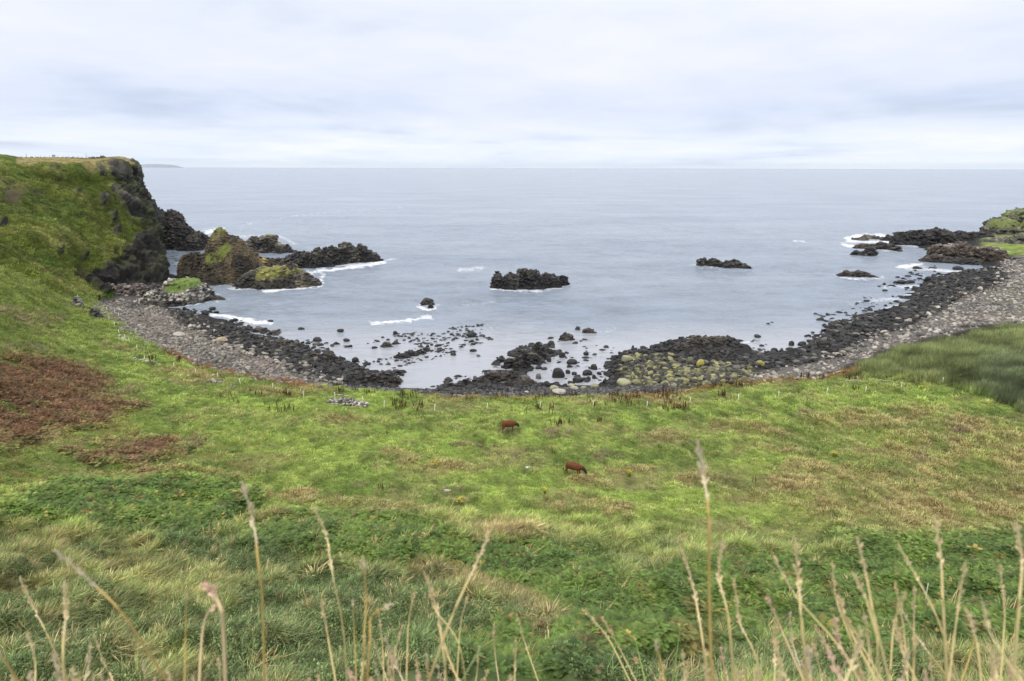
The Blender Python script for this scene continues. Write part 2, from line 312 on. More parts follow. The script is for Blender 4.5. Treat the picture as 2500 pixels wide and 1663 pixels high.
def masks(P, jit=1.0):
    """P (n,3) -> colour and a dict of masks"""
    px, py = proj(P); x, y = P[..., 0], P[..., 1]
    w = fbm(x*0.12, y*0.12, oct=4, seed=5); w2 = fbm(x*0.45, y*0.45, oct=3, seed=9); w3 = fbm(x*1.3, y*1.3, oct=3, seed=19)
    k = np.clip(100/np.maximum(np.hypot(x, y), 5), 0.4, 1.3)
    qx = px+(w*60+w2*26)*k*jit; qy = py+(w*14+w2*9)*k*jit
    c = lerp(np.broadcast_to(GREEN2, P.shape), GREEN1, sstep(-0.35, 0.3, w+w2*0.8))
    c = lerp(c, OLIVE, sstep(0.0, 0.6, fbm(x*0.09+7, y*0.16, oct=4, seed=23)+w3*0.35)*0.8)
    c = lerp(c, DARKG, sstep(0.15, 0.55, fbm(x*0.5, y*0.5+31, oct=3, seed=41))*0.45)
    c = lerp(c, STRAW, .75*sstep(0.22, 0.6, fbm(x*0.18+3, y*0.3+9, oct=4, seed=51)+w3*0.25)*0.5)
    # left hill ground and the lower left slope are more olive
    hm_ = fbm(x*0.75+11, y*0.75, oct=3, seed=62); c = c*np.clip(1.06+.6*hm_+.25*w2, .5, 1.55)[..., None]
    c = lerp(c, STRAW*.9, sstep(.2, .6, hm_+w3*.3)*.28)
    lh = sstep(430, 60, qx)*sstep(980, 760, py)
    c = lerp(c, HILL1*1.25, lh*0.55)
    nearslope = sstep(1240, 1370, qy-(qx-1000)*0.02)
    c = lerp(c, np.array((0.185, 0.215, 0.085)), nearslope*0.75)
    c = lerp(c, np.array((0.30,0.29,0.12)), nearslope*sstep(0.0, 0.5, w2+w3*0.5)*sstep(900, 500, px)*0.8)
    pale = np.zeros(px.shape)
    for a, b, r, s in PALE: pale = np.maximum(pale, ell(qx, qy, a, b, r, s, 0.5))
    pale = np.maximum(pale, sstep(1750, 2300, qx)*sstep(1010, 1070, qy)*sstep(1330, 1260, qy)*(0.35+0.6*sstep(-0.2, 0.35, w2+0.5*w)))
    pale *= 0.45+0.55*sstep(-0.3, 0.25, w2+w3*0.6)
    c = lerp(c, STRAW*lerp(np.ones(P.shape), np.array((0.78, 0.72, 0.7)), sstep(-0.2, 0.4, w3)), pale*0.85)
    pink = np.zeros(px.shape)
    for a, b, r, s in PINK: pink = np.maximum(pink, ell(px+w3*14, py+w2*5, a, b, r, s, 0.4))
    c = lerp(c, PINKC, pink*sstep(-.5,.2,w3+w2*.5)*0.8)
    brown = np.zeros(px.shape)
    for p in BROWN: brown = np.maximum(brown, spoly(qx, qy, p, 24))
    brown *= 0.1+0.9*sstep(-0.4, 0.05, w2*.8+w3*0.3+fbm(x*.12, y*.35, oct=3, seed=97)*1.1+brown*.35)
    mixb = ell(qx, qy, 200, 1130, 420, 110, .5)*sstep(-.1, .35, w2+w3*.5); c = lerp(c, np.array((.21, .17, .06)), mixb*.7)
    c = lerp(c, BROWNC*lerp(np.ones(P.shape), np.array((1.35, 1.2, 1.15)), sstep(-.2, .4, w3)), brown*0.92)
    c = c*(1+nearslope*.5*fbm(x*.35+5, y*.35, oct=3, seed=99))[..., None]
    fern = np.zeros(px.shape)
    for p in FERN: fern = np.maximum(fern, spoly(qx, qy, p, 12))
    # a grassy brown seam runs through the ferns
    seam = 1-sstep(10, 34, dseg(qx, qy, [(1000, 1390), (1180, 1440), (1300, 1500), (1370, 1560)]))
    fern *= 1-0.75*seam
    c = lerp(c, FERNC*lerp(np.ones(P.shape), np.array((1.5, 1.4, 1.15)), sstep(-0.3, 0.4, w2)), fern*0.92)
    c = lerp(c, np.array((0.24, 0.15, 0.08)), fern*sstep(0.50, 0.62, fbm(x*0.7+3, y*0.7, oct=2, seed=77))*0.35)
    c = lerp(c, np.array((0.25, 0.17, 0.09)), seam*0.6)
    shrub = np.zeros(px.shape)
    for p in SHRUB: shrub = np.maximum(shrub, spoly(qx, qy, p, 18))
    shrub = np.maximum(shrub, nearslope*sstep(0.2, 0.35, fbm(x*0.3, y*0.3, oct=3, seed=88))*(1-fern)*0.9)
    c = lerp(c, np.array((0.10, 0.145, 0.06)), shrub*0.8)
    reed = spoly(px+w*46+w2*10, py+w2*9+w*12+w3*3, REED, 10); c = lerp(c, lerp(np.broadcast_to(REEDC, P.shape), np.array((0.14, 0.175, 0.09)), sstep(2330, 2440, px)*sstep(850, 900, py)), reed)
    # red-brown fringe along the top of the beach
    edge = np.interp(px, GEX, GEY)+w2*5
    fr = (1-sstep(1, 11, np.abs(py-edge-4)))*(sstep(380, 430, px)*sstep(820, 700, px)+0.6*sstep(1500, 1600, px)*sstep(2120, 2060, px)+0.35*sstep(1000, 1100, px)*sstep(1400, 1300, px))
    c = lerp(c, np.array((0.27, 0.13, 0.055)), np.clip(fr*1.2, 0, 1))
    beach = sstep(1.5, -1.5, py-edge)*(px > 215)
    beach = np.where((P[..., 2] < 0.3), 1, beach)
    pb = np.maximum(spoly(px, py+w2*4, LP, 6), spoly(px, py+w2*4, RP, 6))
    bc = lerp(np.broadcast_to(np.array((0.024, 0.023, 0.023)), P.shape), np.array((0.115, 0.108, 0.098)), pb)
    bc = lerp(bc, np.array((0.10, 0.10, 0.05)), spoly(px, py, OLV, 8)*0.8)
    bc = lerp(bc, np.array((0.085, 0.082, 0.082)), np.maximum(spoly(px, py, SHING, 4), (1-sstep(4, 10, np.abs(py-edge+5)))*sstep(1000, 1080, px)*sstep(1700, 1600, px)))
    bc = lerp(bc, np.array((0.16, 0.19, 0.05)), sstep(0.25, 0.45, w2+w*.4)*sstep(2380, 2480, px)*sstep(660, 700, py)*0.7)
    beach = beach*(1-sstep(2385, 2410, px)*sstep(570, 578, py)*sstep(626, 620, py))
    c = lerp(c, bc, beach)
    return c, dict(px=px, py=py, pale=pale, pink=pink, brown=brown, fern=fern, shrub=shrub, reed=reed, beach=beach, near=nearslope, w=w, w2=w2, w3=w3, lh=lh, fringe=fr)
P0 = np.stack([GX, GY, GZ], -1).reshape(-1, 3)
gc, gm = masks(P0)
gmv = {k: v.reshape(GX.shape) for k, v in gm.items()}
dist = np.hypot(GX, GY); gr = 1-gmv['beach']
far_amp = sstep(14, 26, dist)
GZ += far_amp*gr*(fbm(GX*0.11, GY*0.11, oct=3, seed=61)*0.55+fbm(GX*0.75+11, GY*0.75, oct=3, seed=62)*0.42)
GZ += far_amp*gmv['fern']*(0.85+1.7*fbm(GX*0.12, GY*0.12, oct=3, seed=63))
GZ += far_amp*gmv['near']*gr*np.maximum(fbm(GX*0.5, GY*0.5, oct=2, seed=68), -.2)*.75
GZ += far_amp*gmv['shrub']*(0.6+1.0*fbm(GX*0.3, GY*0.3, oct=3, seed=64))+far_amp*gmv['brown']*0.25+gmv['near']*far_amp*0.45*fbm(GX*0.25, GY*0.25, oct=3, seed=65)
GZ += gmv['lh']*1.1*fbm(GX*0.06, GY*0.06, oct=4, seed=66)
GZ += gmv['beach']*(GZ > -0.6)*fbm(GX*0.5, GY*0.5, oct=3, seed=67)*np.where(GZ < .4, .10, .22)
GZ += gmv['reed']*(0.3+.5*fbm(GX*.15, GY*.15, oct=2, seed=96))
P0 = np.stack([GX, GY, GZ], -1).reshape(-1, 3)
ground = mesh_np('ground', P0, grid_faces(NA, ND)[:, ::-1], M_GROUND, gc*(0.62+0.33*gm['beach'][:, None])); tag(ground, kind='structure')  # grass ground darkened: dark thatch plus shade under tufts, put into the colour
def gz(x, y): return bil(GZ, (np.arctan2(x, y)-AZ0)/(AZ1-AZ0), (np.log(np.maximum(np.hypot(x, y), 0.5))-LD0)/(LD1-LD0))
def gpt(px, py, floor=-99):
    """first point of the ground seen through a pixel"""
    r = ray(px, py); d = np.exp(np.linspace(math.log(15), math.log(480), 900)); x, y = r[0]*d, r[1]*d
    z = np.maximum(gz(x, y), floor); h = H+r[2]*d-z; i = int(np.argmax(h < 0)) if (h < 0).any() else len(d)-1
    if i > 0:
        t = h[i-1]/(h[i-1]-h[i]+1e-9); D = d[i-1]+(d[i]-d[i-1])*t
    else: D = d[i]
    return Vector((r[0]*D, r[1]*D, float(max(gz(r[0]*D, r[1]*D), floor))))

# ------------------------------------------------------------------ left headland (grassed slope with a basalt nose)
NET = [
 [(-60, 372, 470), (-60, 371, 330), (-60, 430, 285), (-60, 490, 255), (-60, 550, 230), (-60, 610, 205), (-60, 670, 188), (-60, 760, 165)],
 [(0, 383, 470), (0, 380, 330), (15, 430, 288), (30, 490, 262), (45, 550, 240), (60, 610, 222), (75, 665, 208), (90, 730, 190)],
 [(60, 388, 470), (50, 390, 330), (90, 440, 295), (115, 500, 270), (130, 560, 252), (150, 620, 238), (165, 676, 228), (180, 730, 215)],
 [(100, 387, 470), (118, 401, 310), (150, 450, 290), (175, 510, 272), (195, 570, 258), (215, 630, 246), (230, 692, 236), (240, 735, 225)],
 [(150, 387, 470), (180, 406, 312), (205, 450, 296), (230, 510, 279), (250, 570, 266), (265, 630, 253), (275, 702, 243), (280, 745, 235)],
 [(200, 387, 470), (230, 408, 318), (250, 450, 305), (275, 500, 291), (295, 560, 277), (312, 620, 263), (325, 705, 248), (330, 748, 240)],
 [(240, 386.5, 460), (264, 404, 325), (284, 450, 314), (306, 500, 302), (328, 560, 286), (345, 620, 270), (365, 705, 252), (370, 745, 244)],
 [(275, 385, 440), (298, 391, 335), (315, 440, 330), (336, 490, 322), (356, 550, 306), (368, 605, 285), (402, 676, 264), (402, 712, 255)],
 [(292, 386, 430), (320, 396, 345), (338, 440, 347), (350, 472, 348), (372, 515, 348), (388, 553, 346), (374, 605, 325), (398, 680, 285)],
 [(298, 395, 470), (316, 412, 400), (325, 450, 402), (338, 480, 404), (355, 520, 404), (365, 560, 398), (370, 610, 380), (372, 650, 370)]]
C = np.array([[at_d(*q) for q in row] for row in NET])
def cr(Cn, t):
    n = Cn.shape[0]; t = np.clip(t, 0, 1)*(n-1); i = np.minimum(t.astype(int), n-2); f = (t-i)[:, None, None]
    g = lambda k: Cn[np.clip(k, 0, n-1)]
    p0, p1, p2, p3 = g(i-1), g(i), g(i+1), g(i+2)
    return 0.5*(2*p1+(p2-p0)*f+(2*p0-5*p1+4*p2-p3)*f*f+(3*p1-p0-3*p2+p3)*f**3)
def loft(C, nu, nv):
    A1 = cr(C, np.linspace(0, 1, nu)); return cr(A1.transpose(1, 0, 2), np.linspace(0, 1, nv)).transpose(1, 0, 2)
def gnormal(G):
    du = np.gradient(G, axis=0); dv = np.gradient(G, axis=1); n = np.cross(du, dv)
    n /= np.linalg.norm(n, axis=-1, keepdims=True)+1e-9; return n
HL = loft(C, 300, 260); Nn = gnormal(HL)
if Nn[..., 2].mean() < 0: Nn = -Nn
hx, hy = proj(HL)
wA = fbm(HL[..., 0]*.05, HL[..., 1]*.05, HL[..., 2]*.05, oct=4, seed=3)
wB = fbm(HL[..., 0]*.22, HL[..., 1]*.22, HL[..., 2]*.22, oct=4, seed=4)
qx, qy = hx+wB*16, hy+wB*14+wA*6
rk = np.zeros(hx.shape)
for p in ([(266, 408), (300, 400), (345, 398), (470, 560), (384, 572), (352, 552), (326, 526), (296, 496), (284, 455)],
          [(325, 566), (372, 560), (470, 560), (450, 690), (400, 730), (255, 720), (225, 690), (175, 672), (235, 652), (285, 640), (305, 612), (330, 600)]):
    rk = np.maximum(rk, spoly(qx+3, qy, p, 8))
for a, b, r, s in ((253, 485, 15, 14), (190, 462, 9, 8), (282, 465, 10, 10), (85, 477, 18, 10), (275, 520, 9, 16), (5, 550, 9, 14), (26, 468, 12, 6), (278, 618, 9, 9), (145, 618, 10, 3), (198, 625, 10, 3), (290, 560, 8, 14), (135, 415, 10, 4), (80, 415, 8, 4), (250, 420, 10, 6)):
    rk = np.maximum(rk, ell(qx, qy, a, b, r, s, 0.5))
soil = np.zeros(hx.shape)
soil = np.maximum(soil, 1-sstep(3, 8, dseg(qx, qy, [(207, 524), (245, 545), (275, 575), (303, 605)])))
for a, b, r, s in ((30, 490, 26, 14), (195, 650, 14, 12), (60, 600, 22, 5), (140, 600, 14, 4), (180, 560, 8, 4), (75, 527, 10, 5), (215, 668, 20, 6)): soil = np.maximum(soil, ell(qx, qy, a, b, r, s, 0.5)*0.8)
lipm = sstep(396, 404, hy); 
amp = 0.25+lipm*1.0
dsp = wA*2.2*amp*(1-rk)+wB*0.9*amp
# downslope ribs
sN = fbm(HL[..., 0]*0.13+HL[..., 2]*0.10, HL[..., 1]*0.05, oct=3, seed=8, ridged=True); dsp += (1-rk)*amp*sN*1.5
rg = fbm(HL[..., 0]*.16, HL[..., 1]*.16, HL[..., 2]*.09, oct=5, seed=6, ridged=True, gain=0.6)
vv, vd = voro(HL[..., 0]*.38, HL[..., 1]*.38, HL[..., 2]*.22, seed=12)
dsp += rk*(rg*3.0+(vv-0.5)*2.6-0.3)-soil*0.8
HLD = HL+Nn*dsp[..., None]; n2_ = gnormal(HLD); n2_ = n2_*np.sign(n2_[..., 2:3].mean())
hc = lerp(np.broadcast_to(HILL1, HL.shape), HILL2, sstep(-0.15, 0.45, wA+wB*.8))
hc = lerp(hc, np.array((0.085, 0.14, 0.027)), sstep(0.05, 0.5, fbm(HL[..., 0]*.07+9, HL[..., 1]*.07, HL[..., 2]*.07, oct=4, seed=14)+wB*.3)*0.8)
hc = lerp(hc, np.array((0.075, 0.10, 0.022)), sstep(0.1, 0.5, fbm(HL[..., 0]*.3+9, HL[..., 1]*.3, HL[..., 2]*.3, oct=4, seed=15))*0.6)
hc = lerp(hc, STRAW*0.72, sstep(405, 399, hy+wB*6)*(hx > 40)*0.9)
hc = lerp(hc, STRAW*0.7, ell(hx, hy+wB*6, 250, 413, 60, 6)*0.6)
hc = lerp(hc, np.array((0.075, 0.05, 0.04)), soil)
rc = lerp(np.broadcast_to(np.array((0.035, 0.033, 0.030)), HL.shape), np.array((0.15, 0.14, 0.125)), sstep(0.0, 0.7, wB+rg*.4-(hy-470)*0.003)*0.75)
rc = lerp(rc, np.array((0.13, 0.16, 0.035)), sstep(0.05, 0.3, wA*1.4+wB*.6+(n2_[..., 2]-0.66))*sstep(700, 600, hy)*0.4)
hc = lerp(hc, rc, rk)
head = mesh_np('headland', HLD.reshape(-1, 3), grid_faces(300, 260), M_GROUND, hc.reshape(-1, 3)*0.82); tag(head, kind='structure')

# ------------------------------------------------------------------ instancing stuff by geometry nodes
def scatter(name, protos, P, ROT, SC, IDX, colr, mat=None):
    o = mesh_np(name, P, np.zeros((0, 3), np.int32)) if False else None
    me = bpy.data.meshes.new(name); me.vertices.add(len(P)); me.vertices.foreach_set('co', np.asarray(P, np.float32).ravel())
    def fa(nm, ty, arr, key):
        a = me.attributes.new(nm, ty, 'POINT'); a.data.foreach_set(key, np.asarray(arr).ravel())
    fa('rot', 'FLOAT_VECTOR', ROT.astype(np.float32), 'vector'); fa('scl', 'FLOAT_VECTOR', SC.astype(np.float32), 'vector'); fa('idx', 'INT', IDX.astype(np.int32), 'value')
    c = np.ones((len(P), 4), np.float32); c[:, :3] = colr; fa('icol', 'FLOAT_COLOR', c, 'color')
    o = bpy.data.objects.new(name, me); COL.objects.link(o)
    g = bpy.data.node_groups.new(name, 'GeometryNodeTree')
    g.interface.new_socket('Geometry', in_out='INPUT', socket_type='NodeSocketGeometry'); g.interface.new_socket('Geometry', in_out='OUTPUT', socket_type='NodeSocketGeometry')
    gi = g.nodes.new('NodeGroupInput'); go = g.nodes.new('NodeGroupOutput'); jn = g.nodes.new('GeometryNodeJoinGeometry')
    def na(nm, ty):
        n = g.nodes.new('GeometryNodeInputNamedAttribute'); n.data_type = ty; n.inputs[0].default_value = nm; return n.outputs[0]
    rr, ss, ii = na('rot', 'FLOAT_VECTOR'), na('scl', 'FLOAT_VECTOR'), na('idx', 'INT')
    for k, p in enumerate(protos):
        cmpn = g.nodes.new('FunctionNodeCompare'); cmpn.data_type = 'INT'; cmpn.operation = 'EQUAL'
        g.links.new(ii, cmpn.inputs[2]); cmpn.inputs[3].default_value = k
        iop = g.nodes.new('GeometryNodeInstanceOnPoints'); oi = g.nodes.new('GeometryNodeObjectInfo'); oi.inputs['Object'].default_value = p; oi.inputs['As Instance'].default_value = True
        g.links.new(gi.outputs[0], iop.inputs['Points']); g.links.new(cmpn.outputs[0], iop.inputs['Selection']); g.links.new(oi.outputs['Geometry'], iop.inputs['Instance'])
        g.links.new(rr, iop.inputs['Rotation']); g.links.new(ss, iop.inputs['Scale']); g.links.new(iop.outputs[0], jn.inputs[0])
    g.links.new(jn.outputs[0], go.inputs[0]); md = o.modifiers.new('scatter', 'NODES'); md.node_group = g
    tag(o, kind='stuff'); return o
def proto(name, V, F, var, mat):
    me = bpy.data.meshes.new(name); me.from_pydata([tuple(v) for v in V], [], F); me.materials.append(mat)
    if var is not None:
        a = me.attributes.new('var', 'FLOAT', 'POINT'); a.data.foreach_set('value', np.asarray(var, np.float32))
    return bpy.data.objects.new(name, me)
def stone(name, sub, seed, mat, ang=False):
    bm = bmesh.new(); bmesh.ops.create_icosphere(bm, subdivisions=sub, radius=1); r = random.Random(seed)
    V = np.array([v.co[:] for v in bm.verts]); sc = np.array((1, r.uniform(.65, .95), r.uniform(.5, .75)))
    for _ in range(13 if ang else 7):                                   # planes chopped off, as on real boulders
        n = np.array([r.gauss(0, 1) for _ in range(3)]); n /= np.linalg.norm(n); dpl = r.uniform(.42, .8) if ang else r.uniform(.68, .9); q = V @ n; V = V-np.outer(np.maximum(q-dpl, 0), n)*(1.0 if ang else .85)
    V = V*(1+.13*fbm(V[:, 0]*1.6+seed, V[:, 1]*1.6, V[:, 2]*1.6, oct=3, seed=seed))[:, None]*sc
    for v, q in zip(bm.verts, V): v.co = q
    for f in bm.faces: f.smooth = sub > 2
    me = bpy.data.meshes.new(name); bm.to_mesh(me); bm.free(); me.materials.append(mat)
    return me
ST_I = [bpy.data.objects.new('stone', stone('stone', 2, 200+i, M_RI)) for i in range(7)]
ST_A = [bpy.data.objects.new('stone', stone('stone', 2, 260+i, M_RI, True)) for i in range(7)]
ST_O = [stone('boulder', 3, 230+i, M_RO) for i in range(8)]
# ------------------------------------------------------------------ rocks and reefs out in the water
FOAMR = []
def reef(name, label, bumps, res=0.4, jag=1.0, pal=((0.014, 0.014, 0.015), (0.045, 0.042, 0.038)), top=None, topz=0.6, cell=1.6, rub=.78, zb=0.0, kind=None, seed=1, rim=None, cat='rock', topfn=None):
    E = []
    for b in bumps:
        px, pb, pt, hw = b[:4]; ratio = b[4] if len(b) > 4 else 0.7; p = b[5] if len(b) > 5 else 2.0
        f0 = at_z(px, pb, zb); d0 = math.hypot(f0[0], f0[1]); R = hw*d0/(FPX*1.12); Rd = R*ratio
        r0 = f0[:2]/d0; c = f0[:2]+r0*Rd; dc = math.hypot(*c); s = ray(px, pt)[2]; h = H+s*dc
        E.append((c, R, Rd, r0, max(h, 0.15), p))
        if 20 < seed < 39 and seed != 28: FOAMR.append((c, R, Rd, r0, pb))
    lo = np.min([e[0]-max(e[1], e[2])*1.3-1 for e in E], 0); hi = np.max([e[0]+max(e[1], e[2])*1.3+1 for e in E], 0)
    nx, ny = int((hi[0]-lo[0])/res)+2, int((hi[1]-lo[1])/res)+2
    X, Y = np.meshgrid(np.linspace(lo[0], hi[0], nx), np.linspace(lo[1], hi[1], ny), indexing='ij')
    wx = fbm(X*.12, Y*.12, oct=3, seed=seed)*2.2*jag; wy = fbm(X*.12+40, Y*.12, oct=3, seed=seed+5)*2.2*jag
    hgt = np.full(X.shape, -2.5)
    for c, R, Rd, r0, h, p in E:
        sc_ = min(1, R/6); qx_, qy_ = X-c[0]+wx*sc_, Y-c[1]+wy*sc_
        lat = (qx_*r0[1]-qy_*r0[0])/R; dep = (qx_*r0[0]+qy_*r0[1])/Rd
        rr = np.hypot(lat, dep); hgt = np.maximum(hgt, np.where(rr < 1.5, h*(1-np.maximum(rr, 0.001)**p), -2.5))
    for _ in range(max(1, int(.9/res))):                  # run neighbouring humps together
        Q_ = np.pad(hgt, 1, mode='edge'); hgt = (Q_[:-2, 1:-1]+Q_[2:, 1:-1]+Q_[1:-1, :-2]+Q_[1:-1, 2:]+2*hgt)/6
    vv, vd = voro(X/cell, Y/cell, X*0+seed, seed=seed); v2, vd2 = voro(X/(cell*.45), Y/(cell*.45), X*0+seed, seed=seed+3)
    k = np.clip(hgt+0.8, 0, 3)/3; mxh = max(e[4] for e in E); js = jag*min(1.0, mxh/4+0.25)
    hgt = hgt+k*js*((vv-0.5)*.8+fbm(X*.3, Y*.3, oct=4, seed=seed+9)*.9+fbm(X*.16, Y*.16, oct=2, seed=seed+11)*.5)
    hgt = np.maximum(hgt, -2.5)
    G = np.stack([X+fbm(X*.8, Y*.8, hgt*.4, oct=2, seed=seed+1)*.3*js, Y+fbm(X*.8, Y*.8, hgt*.4, oct=2, seed=seed+2)*.3*js, hgt+zb], -1)
    nn = gnormal(G); nn *= np.sign(nn[..., 2:3])
    w = fbm(X*.25, Y*.25, hgt*.25, oct=4, seed=seed+20)
    c = lerp(np.broadcast_to(np.array(pal[0]), G.shape), np.array(pal[1]), sstep(-0.1, 0.6, w+(vv-0.5)*0.6+np.clip(hgt/mxh-0.3, 0, 1)*0.5))
    if rim is not None: c = lerp(c, np.array(rim), sstep(0.0, 0.3, (v2-0.45))*sstep(0.8, 1.8, hgt)*0.9)
    if top is not None:
        t = topfn(*proj(G))*sstep(-0.35, -0.1, w) if topfn else sstep(topz-0.15, topz+0.15, nn[..., 2])*sstep(mxh*0.25, mxh*0.45, hgt)*sstep(-0.35, 0.0, w)
        c = lerp(c, np.array(top), t)
    F = grid_faces(nx, ny); keep = (G[..., 2].reshape(-1)[F] > -2.2+zb).any(1); F = F[keep]
    used, inv = np.unique(F, return_inverse=True); F = inv.reshape(F.shape)
    o0 = G.reshape(-1, 3)[used]; org = o0.mean(0); org[2] = zb
    o = mesh_np(name, o0-org, F, M_ROCK, c.reshape(-1, 3)[used], smooth=False); o.location = org
    tag(o, None if kind else label, None if kind else cat, kind=kind)
    if rub:
        ar = np.linalg.norm(np.cross(np.gradient(G, axis=0), np.gradient(G, axis=1)), axis=-1)*(hgt > -.35)
        tcov = t if top is not None else np.zeros(hgt.shape)
        ar = ar*(1-.93*np.clip(tcov, 0, 1)); dm = math.hypot(org[0], org[1]); ss = rub*max(.5, dm/FPX*5.5)
        n = int(min(5200, 1.7*ar.sum()/ss**2)); ii = RNG.choice(ar.size, n, p=ar.ravel()/ar.sum()); Pq = G.reshape(-1, 3)[ii]+RNG.normal(0, res*.35, (n, 3))-np.array((0, 0, ss*.25))
        sz_ = ss*(.45+1.1*RNG.random(n)**2.5); cc = c.reshape(-1, 3)[ii]*RNG.uniform(.6, 1.7, (n, 1))
        rb = scatter('stone', ST_A, Pq-org, RNG.normal(0, .28, (n, 3))*np.array((1, 1, 6)), np.stack([sz_*1.45, sz_*1.2, sz_*RNG.uniform(.7, 1.3, n)], -1), RNG.integers(0, 7, n), cc); rb.parent = o
    return o
BR = ((0.035, 0.028, 0.02), (0.13, 0.10, 0.06)); DK = ((0.012, 0.012, 0.013), (0.04, 0.038, 0.035)); DB = ((0.018, 0.016, 0.014), (0.06, 0.052, 0.043))
reef('rock_spur', 'long black basalt spur sloping into the sea behind the left cliff', [(395, 600, 508, 60, 1.2, 1.7), (428, 605, 516, 48, 1.0, 2.2), (450, 610, 545, 60, 1.0, 1.6), (485, 612, 566, 45, .8, 1.5), (510, 603, 576, 36, .8, 1.3)], .7, 1.3, DB, cell=2.6, rub=.6, seed=21)
reef('sea_stack', 'tall brown rock stack with a grassy hollow and pointed top', [(550, 694, 555, 70, .7, 1.6), (588, 692, 572, 58, .8, 2.0), (605, 688, 618, 34, .9, 1.4), (520, 694, 618, 40, .7, 2), (480, 684, 617, 37, .6, 6), (458, 680, 632, 22, .6, 5), (632, 665, 640, 24, .9, 1.3)], .42, 0.9, ((0.028, 0.024, 0.018), (0.11, 0.085, 0.048)), top=(0.15, 0.175, 0.035), cell=2.2, rub=.42, seed=22,
     topfn=lambda a, b: np.maximum(1-sstep(8, 15, dseg(a, b, [(512, 632), (535, 625), (552, 606)])), 0.55*sstep(590, 565, b)*sstep(560, 540, a)))
reef('rock_reef', 'low dark reef with lichened left end, just behind the tall stack', [(622, 614, 580, 26, .7, 3), (650, 618, 577, 30, .6, 3), (668, 617, 574, 15, .6, 3), (690, 618, 594, 26, .6, 1.6)], .45, 1.1, ((0.02, 0.019, 0.018), (0.11, 0.10, 0.075)), top=(0.2, 0.19, 0.10), topz=.8, seed=23)
reef('rock_pinnacle', 'small yellow-topped rock pinnacle beside the foot of the stack', [(627, 652, 608, 14, .8, 1.3), (640, 654, 632, 22, .7, 1.6)], .35, .7, ((0.06, .05, .03), (0.26, 0.19, 0.06)), seed=24)
reef('rock_reef', 'longest black reef, jagged crest pointing seaward from the stack', [(690, 652, 630, 44, .5, 2.2), (735, 656, 618, 46, .5, 2.0), (780, 654, 606, 46, .5, 2.0), (815, 648, 597, 42, .5, 2.0), (850, 643, 590, 36, .5, 2.0), (880, 641, 599, 36, .5, 2.0), (908, 639, 612, 30, .5, 1.4), (655, 642, 630, 30, .6, 2)], .42, 1.2, ((0.012, 0.012, 0.012), (0.055, 0.05, 0.04)), seed=25)
reef('rock_reef', 'broad grass-topped reef slab in front of the tall stack', [(620, 705, 664, 48, .6, 4), (660, 706, 650, 52, .7, 4), (705, 702, 648, 46, .8, 3.5), (745, 700, 668, 34, .8, 1.8), (700, 704, 668, 60, .6, 3), (590, 700, 680, 22, .6, 2)], .42, .95, ((0.03, 0.027, 0.023), (0.12, 0.105, 0.075)), top=(0.20, 0.20, 0.05), seed=26,
     topfn=lambda a, b: np.maximum(spoly(a, b, [(612, 672), (650, 650), (690, 638), (745, 640), (735, 660), (670, 678), (625, 682)], 5)*0.9, 0.0))
reef('rock_platform', 'low rock platform with bright grass top and pale stony rim', [(452, 744, 684, 60, .62, 7), (400, 750, 712, 54, .5, 4), (350, 752, 728, 30, .5, 3), (490, 728, 692, 36, .6, 4), (520, 735, 722, 30, .5, 2)], .38, .8, ((0.028, 0.026, 0.023), (0.10, 0.095, 0.085)), top=(0.115, 0.17, 0.035), rub=.6, rim=(0.36, 0.34, 0.30), cell=1.2, seed=27,
     topfn=lambda a, b: spoly(a, b, [(402, 700), (425, 682), (470, 668), (500, 680), (505, 690), (470, 702), (430, 716), (402, 714)], 3), cat='rock')
reef('stone_bank', 'curved bank of grey and red stones under the left cliff', [(270, 722, 705, 26, .35, 3), (305, 722, 703, 30, .3, 3), (345, 722, 703, 30, .3, 3), (380, 722, 706, 26, .3, 3)], .35, .4, ((0.05, 0.045, 0.042), (0.2, 0.17, 0.15)), cell=.8, zb=1.5, seed=28, cat='stone bank')
reef('rock_reef', 'large black rock island with jagged crest alone in the middle of the bay', [(1213, 704, 664, 17, .8, 3), (1240, 706, 669, 26, .8, 3.5), (1272, 707, 656, 34, .7, 2.4), (1300, 707, 662, 36, .6, 3), (1335, 704, 668, 36, .55, 3), (1370, 699, 672, 22, .6, 3)], .34, 1.15, DK, seed=29)
reef('rock', 'small round black rock ringed by foam left of the island', [(1046, 748, 729, 19, .7, 2.4), (1052, 752, 742, 8, .6, 2)], .22, .7, DK, cell=1, seed=30)
reef('rock_reef', 'long low black skerry alone in open water right of the island', [(1718, 650, 630, 18, .5, 3), (1745, 652, 634, 26, .45, 3), (1785, 655, 637, 30, .45, 3), (1815, 656, 645, 16, .5, 2)], .36, .8, DK, seed=31)
reef('rock_reef', 'long black reef reaching out from the right headland', [(2200, 598, 567, 26, .6, 3), (2240, 601, 562, 38, .5, 3), (2290, 601, 560, 44, .5, 3.5), (2340, 598, 566, 40, .5, 3), (2390, 596, 569, 40, .5, 3), (2175, 590, 577, 24, .6, 2)], .55, 1.0, ((0.012, 0.012, 0.013), (0.035, 0.032, 0.03)), seed=32)
reef('rock_reef', 'thin wave-washed ledge in surf off the right reef tip', [(2130, 584, 577, 30, .4, 3), (2100, 586, 581, 16, .5, 2)], .5, .5, ((0.05, 0.045, 0.035), (0.12, 0.10, 0.08)), seed=33)
reef('rock_reef', 'flat-topped brown-black rock in white surf, right side', [(2115, 608, 595, 26, .5, 3), (2150, 610, 594, 26, .5, 3.5), (2178, 612, 597, 18, .6, 2.4)], .42, .8, ((0.014, 0.013, 0.012), (0.05, 0.038, 0.03)), seed=34)
